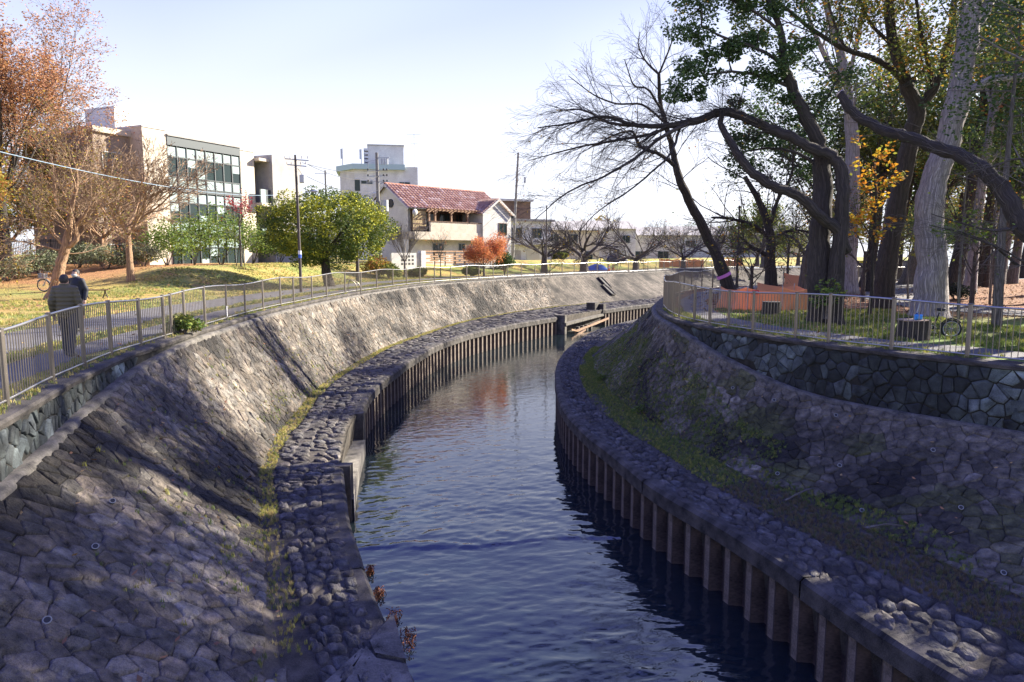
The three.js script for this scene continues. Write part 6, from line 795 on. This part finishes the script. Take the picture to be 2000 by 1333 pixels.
// ---------- park objects ----------
function net(label, pts, h, rows = 6) { // sagging sheet held by stakes
  const t = thing('barrier_net', label, 'barrier'), P = smoothPts(pts.map(([x, d]) => V(x, 0, -d)), 8), b = new MB(), n = P.length; const mk = off => { const s = b.p.length / 3; P.forEach((p, i) => { const f = (i % 8) / 8, sag = .12 * Math.sin(f * Math.PI); for (let k = 0; k <= rows; k++) { const y = k / rows, w = (fbm(i * .8, y * 1.5, 2) - .5) * .3, yy = rightY(p.x, -p.z) + .02 + y * (h - sag); b.v(p.x + w + off, yy, p.z + w * .4 + off, i * .2, y * h); } }); for (let i = 0; i < n - 1; i++) for (let k = 0; k < rows; k++) { const a = s + i * (rows + 1) + k; b.q(a, a + 1, a + rows + 2, a + rows + 1); } }; mk(0); mk(.008);
  b.build('mesh_sheet', M.net, t); for (let i = 0; i < n; i += 8) new MB().tube([P[i].clone().add(V(0, -.1, .03)), P[i].clone().add(V(0, h + .08, .03))], .016, 6).build('stake', M.metalGrey, t); return t;
}
M.net = new THREE.MeshPhysicalMaterial({ color: new THREE.Color().setRGB(.78, .38, .2), roughness: .8, transmission: .3, thickness: 0, side: THREE.DoubleSide, bumpMap: rep(tGritB, 2), bumpScale: .004 });
reseed(107);
net('orange mesh barrier with a red notice around the leaning cherry', [[8.0, 27.6], [8.6, 26.2], [9.8, 26], [10.9, 26.3], [11.2, 28.5], [10.5, 31]], .85); net('rumpled orange sheet barrier beyond the mossy cherry', [[13.2, 35], [14.2, 34.2], [15.3, 34.4], [15.7, 35.5]], 1.15);
{ const p = at(1475, 571, 25.9), t = thing('red_notice', 'small red notice hung on the orange mesh barrier', 'sign', [p.x, p.y, p.z + .06]); part('plate', rbox(.24, .16, .012, .003), std([.65, .04, .04], .6), t); for (const y of [.03, -.03]) part('text_line', boxG(-.09, .09, y - .008, y + .008, .0065, .0085), std([.7, .5, .48], .7), t); }
function stump(label, x, d, r, h, m) { const t = thing('tree_stump', label, 'stump', [x, rightY(x, d), -d]), b = new MB(); const pts = [V(0, -.1, 0), V(0, .06, 0), V(.01, h * .6, 0), V(0, h, 0)]; b.tube(pts, q => r * (1.18 - .2 * Math.min(1, q * 2)), 18, false, .08); b.build('bark', M.barkDark, t); const c = new MB(); c.tube([V(0, h - .02, 0), V(0, h + .012, 0)], r * .97, 18, true, .05); c.build('sawn_top', m, t); return t; }
const sawn = std([.6, .44, .28], .85, { map: rep(tBark, .3, .1) });
{ const p = at(1781, 665, 17.6); stump('broad sawn tree stump beside the black bicycle', p.x, 17.6, .38, .47, sawn); const q = at(1505, 615, 25); stump('dark rotting stump in front of the orange mesh', q.x, 25, .32, .42, M.dark); }
{ const p = at(1793, 627, 17.5); const t = thing('blue_bag', 'small blue bag lying on the sawn stump', 'bag', [p.x, rightY(p.x, 17.6) + .49, p.z]); part('pouch', rbox(.2, .13, .12, .035).translate(0, .06, 0), std([.05, .3, .7], .6), t); new MB().tube(smoothPts([V(-.05, .12, 0), V(0, .17, 0), V(.05, .12, 0)], 4), .007, 5).build('strap', std([.04, .2, .5], .6), t); }
function bicycle(label, pos, turn, o) {
  const t = thing('bicycle', label, 'bicycle', pos, turn), R0 = o.r, fm = o.frame, wb = o.wb; const rimM = o.rim ?? M.metalGrey;
  for (const [x, nm] of [[0, 'rear_wheel'], [wb, 'front_wheel']]) { const w = part(nm, new THREE.TorusGeometry(R0 - .02, .022, 8, 28).translate(x, R0, 0), M.rubber, t); part('rim', new THREE.TorusGeometry(R0 - .05, .01, 6, 28).translate(x, R0, 0), rimM, w); const s = new MB(); for (let k = 0; k < 14; k++) { const a = k * .449; s.tube([V(x, R0, 0), V(x + Math.cos(a) * (R0 - .05), R0 + Math.sin(a) * (R0 - .05), 0)], .0025, 3, false); } s.tube([V(x, R0, -.05), V(x, R0, .05)], .022, 8); s.build('spokes', rimM, w); const f = new MB(), P = []; for (let k = 0; k <= 10; k++) { const a = lerp(.2, 2.6, k / 10) + (x ? .3 : -.1); P.push(V(x + Math.cos(a) * (R0 + .025), R0 + Math.sin(a) * (R0 + .025), 0)); } f.tube(P, .018, 6); f.build('mudguard', o.guard ?? fm, t); }
  const bb = V(wb * .42, R0 * .95, 0), st = V(wb * .3, o.seat - .08, 0), hd = V(wb - .18, o.head, 0), hd2 = V(wb - .14, o.head - .14, 0); const tb = (n, pts, r, m = fm) => new MB().tube(pts, r, 8).build(n, m, t);
  tb('seat_tube', [bb, st], .016); tb('down_tube', [bb, hd2], o.fold ? .026 : .018); if (!o.fold) tb('top_tube', [bb.clone().lerp(st, .55), hd], .016); tb('chain_stay', [bb, V(0, R0, .05)], .011); tb('seat_stay', [bb.clone().lerp(st, .6), V(0, R0, .05)], .009); tb('head_tube', [hd2, hd], .02); tb('fork', [hd2, V(wb - .02, R0, .045)], .013); tb('fork', [hd2, V(wb - .02, R0, -.045)], .013); tb('stem', [hd, V(wb - .24, o.bar, 0)], .014, rimM); tb('handlebar', smoothPts([V(wb - .36, o.bar - .02, -.27), V(wb - .26, o.bar + .02, -.16), V(wb - .24, o.bar, 0), V(wb - .26, o.bar + .02, .16), V(wb - .36, o.bar - .02, .27)], 4), .011, rimM);
  for (const z of [-.26, .26]) tb('grip', [V(wb - .38, o.bar - .022, z * 1.05), V(wb - .3, o.bar, z * .82)], .017, M.rubber); part('saddle', new THREE.SphereGeometry(.13, 14, 8).scale(1.05, .32, .6).translate(wb * .28, o.seat, 0), M.rubber, t); tb('seat_post', [st, V(wb * .29, o.seat, 0)], .012, rimM); part('chainring', new THREE.TorusGeometry(.085, .008, 5, 18).translate(bb.x, bb.y, .05), rimM, t); tb('crank', [V(bb.x - .1, bb.y - .12, .07), V(bb.x + .1, bb.y + .12, -.07)], .009, rimM); for (const s of [-1, 1]) part('pedal', rbox(.09, .022, .07, .005).translate(bb.x - s * .1, bb.y - s * .12, s * .11), M.rubber, t); tb('kickstand', [V(.05, R0, .06), V(-.06, .02, .2)], .009, rimM);
  if (o.basket) { const g = new MB(), x0 = wb - .12, y0 = o.bar - .3; for (let k = 0; k <= 6; k++) { const y = y0 + k * .04, w = .15 + k * .006; g.tube([V(x0 - .02, y, -w), V(x0 + .28, y, -w), V(x0 + .28, y, w), V(x0 - .02, y, w), V(x0 - .02, y, -w)], .006, 4); } for (let k = 0; k <= 8; k++) { const z = lerp(-.17, .17, k / 8); g.tube([V(x0 + .28, y0, z * .9), V(x0 + .285, y0 + .25, z)], .005, 4); g.tube([V(x0 - .02, y0, z * .9), V(x0 - .02, y0 + .25, z)], .005, 4); g.tube([V(x0 - .02, y0, z * .9), V(x0 + .28, y0, z * .9)], .005, 4); } g.build('basket', rimM, t); }
  return t;
}
M.rubber = std([.02, .02, .022], .7);
{ const p = at(1857, 664, 17.9); bicycle('small black folding bicycle parked behind the sawn stump', [p.x, rightY(p.x, 17.9), p.z], Math.PI - .25, { r: .235, wb: .98, seat: .72, head: .62, bar: .92, frame: M.rubber, fold: true }); }
{ const p = at(88, 572, 38), x = p.x; bicycle('silver bicycle with a front basket behind the leaning tan trunk', [x + 1.08, gy(x, 38), -38], Math.PI + .1, { r: .33, wb: 1.08, seat: .82, head: .78, bar: 1.02, frame: M.metalGrey, basket: true }); }
{ const t = thing('low_bench', 'low dark park bench on the lawn beside the walkers', 'bench', [at(186, 575, 34).x, gy(at(186, 575, 34).x, 34), -34], .2); for (let k = 0; k < 3; k++) part('seat_slat', boxG(-.55, .55, .38, .42, -.2 + k * .14, -.08 + k * .14), M.woodDark, t); for (const x of [-.42, .42]) new MB().tube(smoothPts([V(x - .12, 0, 0), V(x - .03, .22, 0), V(x, .38, 0)], 4), .028, 6).tube(smoothPts([V(x + .12, 0, 0), V(x + .03, .22, 0), V(x, .38, 0)], 4), .028, 6).build('leg', M.poleBrown, t); }
{ const q = sample(L, nearS(L, -8.91, 22.28)); const t = thing('white_notice', 'small blank white notice fixed low on the path fence', 'sign', [q.p.x + .05, .1, q.p.z], -1.3); part('plate', rbox(.22, .34, .012, .004).translate(0, .2, .03), std([.75, .75, .76], .6), t); part('fixing', rbox(.03, .03, .04, .005).translate(0, .33, .01), M.metalGrey, t); }
{ const p = at(685, 565, 38.5), t = thing('cycle_barrier', 'pair of bent steel hoops at the edge of the path', 'barrier', [p.x, 0, p.z], .6); for (const z of [0, .5]) new MB().tube(smoothPts([V(-.35, -.1, z), V(-.33, .5, z), V(-.2, .72, z), V(.2, .55, z), V(.33, .3, z), V(.35, -.1, z)], 5), .025, 8).build('hoop', M.steel, t); }
{ // iron railings behind the hedge
  const a = place(20, 49), b = place(262, 52.5), t = thing('iron_railings', 'black iron railings behind the clipped hedge', 'fence'), A = V(a[0], a[1], a[2]), Bv = V(b[0], b[1], b[2]), n = 76; for (const y of [.25, 1.75]) new MB().bar(A.clone().setY(A.y + y), Bv.clone().setY(Bv.y + y), .05, .05).build('rail', M.dark, t); for (let k = 0; k <= n; k++) { const p = A.clone().lerp(Bv, k / n), post = k % 12 === 0; part(post ? 'post' : 'bar', boxG(p.x - (post ? .05 : .014), p.x + (post ? .05 : .014), p.y - .1, p.y + 1.9, p.z - .014, p.z + .014), M.dark, t); }
}
// far lawn clutter
{ const [x, y, z] = place(1165, 88); const t = thing('blue_tarpaulin', 'crumpled bright blue tarpaulin beside the broad bare cherry', 'tarpaulin', [x, y, z]), b = new MB(); for (let i = 0; i <= 12; i++) for (let j = 0; j <= 6; j++) { const u = i / 12, v = j / 6, e = Math.sin(u * 3.14) * Math.sin(v * 3.14); b.v((u - .5) * 3.4, e * (.75 + .9 * (fbm(u * 4, v * 4, 2) - .5)) + .02, (v - .5) * 1.6, u, v); } for (let i = 0; i < 12; i++) for (let j = 0; j < 6; j++) { const a = i * 7 + j; b.q(a, a + 1, a + 8, a + 7); } b.build('sheet', std([.03, .14, .55], .5), t); new MB().tube([V(-1.8, .03, .8), V(1.8, .05, .75)], .05, 6).build('weight_pipe', M.metalGrey, t); }
for (const [px, d, lb] of [[1190, 86, 'red and white traffic cone on the far lawn'], [1198, 93, 'red traffic cone beside the white house door']]) { const [x, y, z] = place(px, d), t = thing('traffic_cone', lb, 'cone', [x, y, z]); part('body', new THREE.CylinderGeometry(.05, .17, .7, 14, 1).translate(0, .38, 0), std([.7, .12, .06], .6), t); part('stripe', new THREE.CylinderGeometry(.1, .125, .16, 14).translate(0, .42, 0), M.white, t); part('foot', rbox(.4, .05, .4, .01).translate(0, .025, 0), std([.5, .1, .06], .7), t); }
{ const mk = (lb, px, d, w, h) => { const [x, y, z] = place(px, d), t = thing('barrier_net', lb, 'barrier', [x, y, z], .2, 'orange netting on the far lawn'), b = new MB(); for (let i = 0; i <= 12; i++) for (let k = 0; k <= 3; k++) b.v(i / 12 * w - w / 2, k / 3 * h * (1 - .15 * Math.sin(i * 1.05) ** 2), .2 * (fbm(i * .5, k, 2) - .5), i, k); for (let i = 0; i < 12; i++) for (let k = 0; k < 3; k++) { const a = i * 4 + k; b.q(a, a + 1, a + 5, a + 4); } b.build('mesh_sheet', M.netFar, t); for (const s of [-1, 0, 1]) new MB().tube([V(s * w / 2, -.1, .02), V(s * w / 2, h + .1, .02)], .03, 5).build('stake', M.metalGrey, t); }; M.netFar = std([.75, .28, .12], .8, { side: THREE.DoubleSide }); mk('longer orange netting beyond the squat cherry', 1340, 112, 6, 1.3); mk('short orange netting beside the squat cherry', 1298, 106, 1.6, 1.4); mk('orange netting behind the leaning cherry trunk', 1432, 120, 3.4, 1.4); }
{ const [x, y, z] = place(1205, 104); const t = thing('parked_scooter', 'dark covered scooter parked before the white house', 'scooter', [x, y, z], .2); part('cover', new THREE.SphereGeometry(1, 16, 10, 0, 6.3, 0, 1.6).scale(1.7, 1.25, .6), std([.03, .035, .06], .6), t); for (const s of [-1, 1]) part('wheel', new THREE.TorusGeometry(.24, .08, 8, 16).translate(s * .75, .3, 0), M.rubber, t); }
// ---------- people ----------
const capsule = (p, a, b, r0, r1) => { const bx = b[0] - a[0], by = b[1] - a[1], bz = b[2] - a[2], px = p[0] - a[0], py = p[1] - a[1], pz = p[2] - a[2], h = clamp((px * bx + py * by + pz * bz) / (bx * bx + by * by + bz * bz), 0, 1); return Math.hypot(px - bx * h, py - by * h, pz - bz * h) - lerp(r0, r1, h); };
const ell = (p, c, r) => { const x = (p[0] - c[0]) / r[0], y = (p[1] - c[1]) / r[1], z = (p[2] - c[2]) / r[2]; return (Math.sqrt(x * x + y * y + z * z) - 1) * (r[0] < r[2] ? (r[0] < r[1] ? r[0] : r[1]) : (r[2] < r[1] ? r[2] : r[1])); };
const smin = (a, b, k) => { const h = clamp(.5 + .5 * (b - a) / k, 0, 1); return b + (a - b) * h - k * h * (1 - h); };
function field(lo, hi, res, f) {
  const mc = new MarchingCubes(res, M.white, false, false, 60000); mc.isolation = 0; const half = res / 2, P = [0, 0, 0], s = [(hi[0] - lo[0]) / 2, (hi[1] - lo[1]) / 2, (hi[2] - lo[2]) / 2], c = [(hi[0] + lo[0]) / 2, (hi[1] + lo[1]) / 2, (hi[2] + lo[2]) / 2];
  for (let z = 0, i = 0; z < res; z++) for (let y = 0; y < res; y++) for (let x = 0; x < res; x++, i++) { P[0] = c[0] + s[0] * (x - half) / half; P[1] = c[1] + s[1] * (y - half) / half; P[2] = c[2] + s[2] * (z - half) / half; mc.field[i] = -f(P); }
  mc.update(); const n = mc.count, pos = new Float32Array(n * 3); for (let k = 0; k < n; k++) for (let q = 0; q < 3; q++) pos[k * 3 + q] = c[q] + s[q] * mc.positionArray[k * 3 + q];
  let g = new THREE.BufferGeometry(); g.setAttribute('position', new THREE.BufferAttribute(pos, 3)); g.setAttribute('normal', new THREE.BufferAttribute(new Float32Array(n * 3), 3)); g = weld(g); g.computeVertexNormals(); return g;
}
function weld(g) { const p = g.attributes.position, map = new Map(), idx = [], out = []; for (let i = 0; i < p.count; i++) { const k = Math.round(p.getX(i) * 4e3) + ',' + Math.round(p.getY(i) * 4e3) + ',' + Math.round(p.getZ(i) * 4e3); let j = map.get(k); if (j === undefined) { j = out.length / 3; map.set(k, j); out.push(p.getX(i), p.getY(i), p.getZ(i)); } idx.push(j); } const r = new THREE.BufferGeometry(); r.setAttribute('position', new THREE.Float32BufferAttribute(out, 3)); r.setIndex(idx); return r; }
function person(label, pos, turn, o) { // faces -z, feet at y = 0, walking
  const t = thing('person', label, 'person', pos, turn); t.scale.setScalar(.96); const st = o.stride, J = { hipL: [-.095, .93, 0], hipR: [.095, .93, 0], kneeL: [-.1, .5, -st * .55], kneeR: [.1, .5, st * .1], ankL: [-.1, .1, -st * .75], ankR: [.1, .12, st * .9], shL: [-.185, 1.42, 0], shR: [.185, 1.42, 0], elL: [-.26, 1.15, .06], elR: [.26, 1.15, .02], wrL: [-.27, .9, -.04 + st * .2], wrR: [.27, .9, -.06 - st * .2] };
  const handF = (s, w) => { const F2 = [[-.03, .062], [-.01, .072], [.011, .068], [.03, .055]]; return p => { let d = capsule(p, w, [w[0], w[1] - .08, w[2] - .015], .026, .034); for (const [o2, l] of F2) { const a = [w[0], w[1] - .09, w[2] + o2], m = [w[0] - s * .01, w[1] - .09 - l * .55, w[2] + o2 * 1.05 - .008], e = [w[0] - s * .03, w[1] - .09 - l, w[2] + o2 - .018]; d = smin(d, Math.min(capsule(p, a, m, .0105, .0095), capsule(p, m, e, .0095, .008)), .008); } const ta = [w[0] - s * .012, w[1] - .035, w[2] - .026], tm = [w[0] - s * .028, w[1] - .075, w[2] - .055], te = [w[0] - s * .034, w[1] - .105, w[2] - .058]; return smin(d, Math.min(capsule(p, ta, tm, .013, .011), capsule(p, tm, te, .011, .009)), .01); }; };
  const headC = [0, 1.615, -.005], head = p => { let d = ell(p, headC, [.076, .112, .096]); d = smin(d, ell(p, [0, 1.555, -.035], [.055, .06, .06]), .03); d = smin(d, capsule(p, [0, 1.625, -.098], [0, 1.59, -.118], .009, .014), .012); for (const s of [-1, 1]) d = smin(d, ell(p, [s * .079, 1.605, .005], [.011, .032, .02]), .008); return d; };
  const bodyF = p => { let d = smin(head(p), capsule(p, [0, 1.53, .012], [0, 1.42, .01], .056, .065), .03); d = smin(d, ell(p, [0, 1.25, 0], [.16, .24, .105]), .05); d = smin(d, ell(p, [0, .98, 0], [.155, .14, .11]), .06); for (const s of ['L', 'R']) { d = smin(d, Math.min(capsule(p, J['sh' + s], J['el' + s], .052, .042), capsule(p, J['el' + s], J['wr' + s], .04, .028)), .04); d = smin(d, Math.min(capsule(p, J['hip' + s], J['knee' + s], .085, .055), capsule(p, J['knee' + s], J['ank' + s], .054, .036)), .03); const a = J['ank' + s]; d = smin(d, capsule(p, [a[0], .045, a[2] + .03], [a[0], .035, a[2] - .15], .04, .03), .02); } return d; };
  const body = field([-.42, -.04, -.5], [.42, 1.78, .5], 56, bodyF); const hands = [['L', -1], ['R', 1]].map(([k, s]) => { const w = J['wr' + k]; return field([w[0] - .09, w[1] - .2, w[2] - .12], [w[0] + .09, w[1] + .05, w[2] + .12], 44, handF(s, w)); }); part('body', mergeGeometries([body, ...hands]), o.skin, t);
  const puff = p => o.puff ? .011 * Math.abs(Math.sin((p[1] - .8) / .088 * Math.PI)) : .004 * Math.sin(p[1] * 30 + p[0] * 12);
  const jacketF = p => { let d = smin(ell(p, [0, 1.27, .005], [.19, .27, .145]), ell(p, [0, .98, .005], [.185, .2, .145]), .1); d = smin(d, capsule(p, [-.14, 1.42, 0], [.14, 1.42, 0], .07, .07), .05); d = smin(d, capsule(p, [0, 1.46, .012], [0, 1.53, .01], .088, .075), .03); for (const s of ['L', 'R']) d = smin(d, Math.min(capsule(p, J['sh' + s], J['el' + s], .075, .066), capsule(p, J['el' + s], J['wr' + s], .064, .048)), .025); d -= puff(p); d = Math.max(d, .8 - p[1], p[1] - 1.545); const inner = Math.max(Math.hypot(p[0], p[2] - .01) - .066, 1.5 - p[1]); return Math.max(d, -inner); };
  part('jacket', field([-.48, .75, -.36], [.48, 1.6, .36], 58, jacketF), o.jacket, t);
  const trouF = p => { let d = ell(p, [0, .95, 0], [.17, .14, .125]); for (const s of ['L', 'R']) d = smin(d, Math.min(capsule(p, J['hip' + s], J['knee' + s], .1, .078), capsule(p, J['knee' + s], [J['ank' + s][0], .09, J['ank' + s][2]], .076, .07)), .03); d -= .004 * Math.sin(p[1] * 45 + p[0] * 30); return Math.max(d, .06 - p[1], p[1] - 1.02); };
  part('trousers', field([-.3, .03, -.42], [.3, 1.06, .42], 44, trouF), o.trousers, t);
  for (const s of ['L', 'R']) { const a = J['ank' + s]; part('shoe', field([a[0] - .09, -.02, a[2] - .24], [a[0] + .09, .18, a[2] + .12], 24, p => Math.max(smin(capsule(p, [a[0], .055, a[2] + .03], [a[0], .045, a[2] - .16], .055, .045), capsule(p, [a[0], .12, a[2] + .01], [a[0], .06, a[2]], .045, .05), .03), .003 - p[1])), o.shoes, t); }
  part('hair', field([-.13, 1.5, -.14], [.13, 1.78, .16], 36, p => { let d = ell(p, [0, 1.63, .008], [.086, .112, .104]) - .003 * Math.sin(p[0] * 160) * Math.sin(p[1] * 130); const front = (p[1] < 1.665 ? -(p[2] + .02) : -(p[2] + .085)); d = Math.max(d, front, 1.555 - p[1]); if (o.bald) d = Math.max(d, p[1] - 1.712); return d; }), o.hair, t);
  for (const s of [-1, 1]) part('eye', new THREE.SphereGeometry(.0105, 8, 6).translate(s * .032, 1.622, -.09), M.dark, t); part('mouth', boxG(-.022, .022, 1.547, 1.553, -.098, -.09), std([.35, .12, .1], .7), t);
  if (o.mask) part('face_mask', field([-.1, 1.5, -.16], [.1, 1.64, 0], 40, p => Math.max(Math.abs(smin(ell(p, [0, 1.57, -.035], [.072, .07, .082]), ell(p, [0, 1.585, -.09], [.04, .04, .035]), .03)) - .004, p[2] + .03, p[1] - 1.605)), M.white, t);
  return t;
}
const skin = std([.45, .27, .19], .6);
{ const p = at(136, 697, 14.6); person('person in an olive quilted jacket seen from behind on the path', [p.x, .012, p.z], .12, { stride: .16, puff: true, skin, jacket: std([.105, .088, .045], .6, { }), trousers: std([.035, .04, .06], .9), shoes: std([.08, .08, .085], .7), hair: std([.035, .03, .028], .7), bald: false }); }
{ const p = at(155, 640, 19.4); person('person in a dark navy jacket and white mask beyond the olive jacket', [p.x, .012, p.z], Math.PI - .25, { stride: .12, skin, jacket: std([.012, .014, .024], .7), trousers: std([.03, .03, .035], .9), shoes: std([.03, .03, .03], .7), hair: std([.02, .017, .015], .6), mask: true }); }
// ---------- finish ----------
scene.traverse(o => { if (o.isMesh) { o.castShadow = true; o.receiveShadow = true; } });
renderer.render(scene, camera);
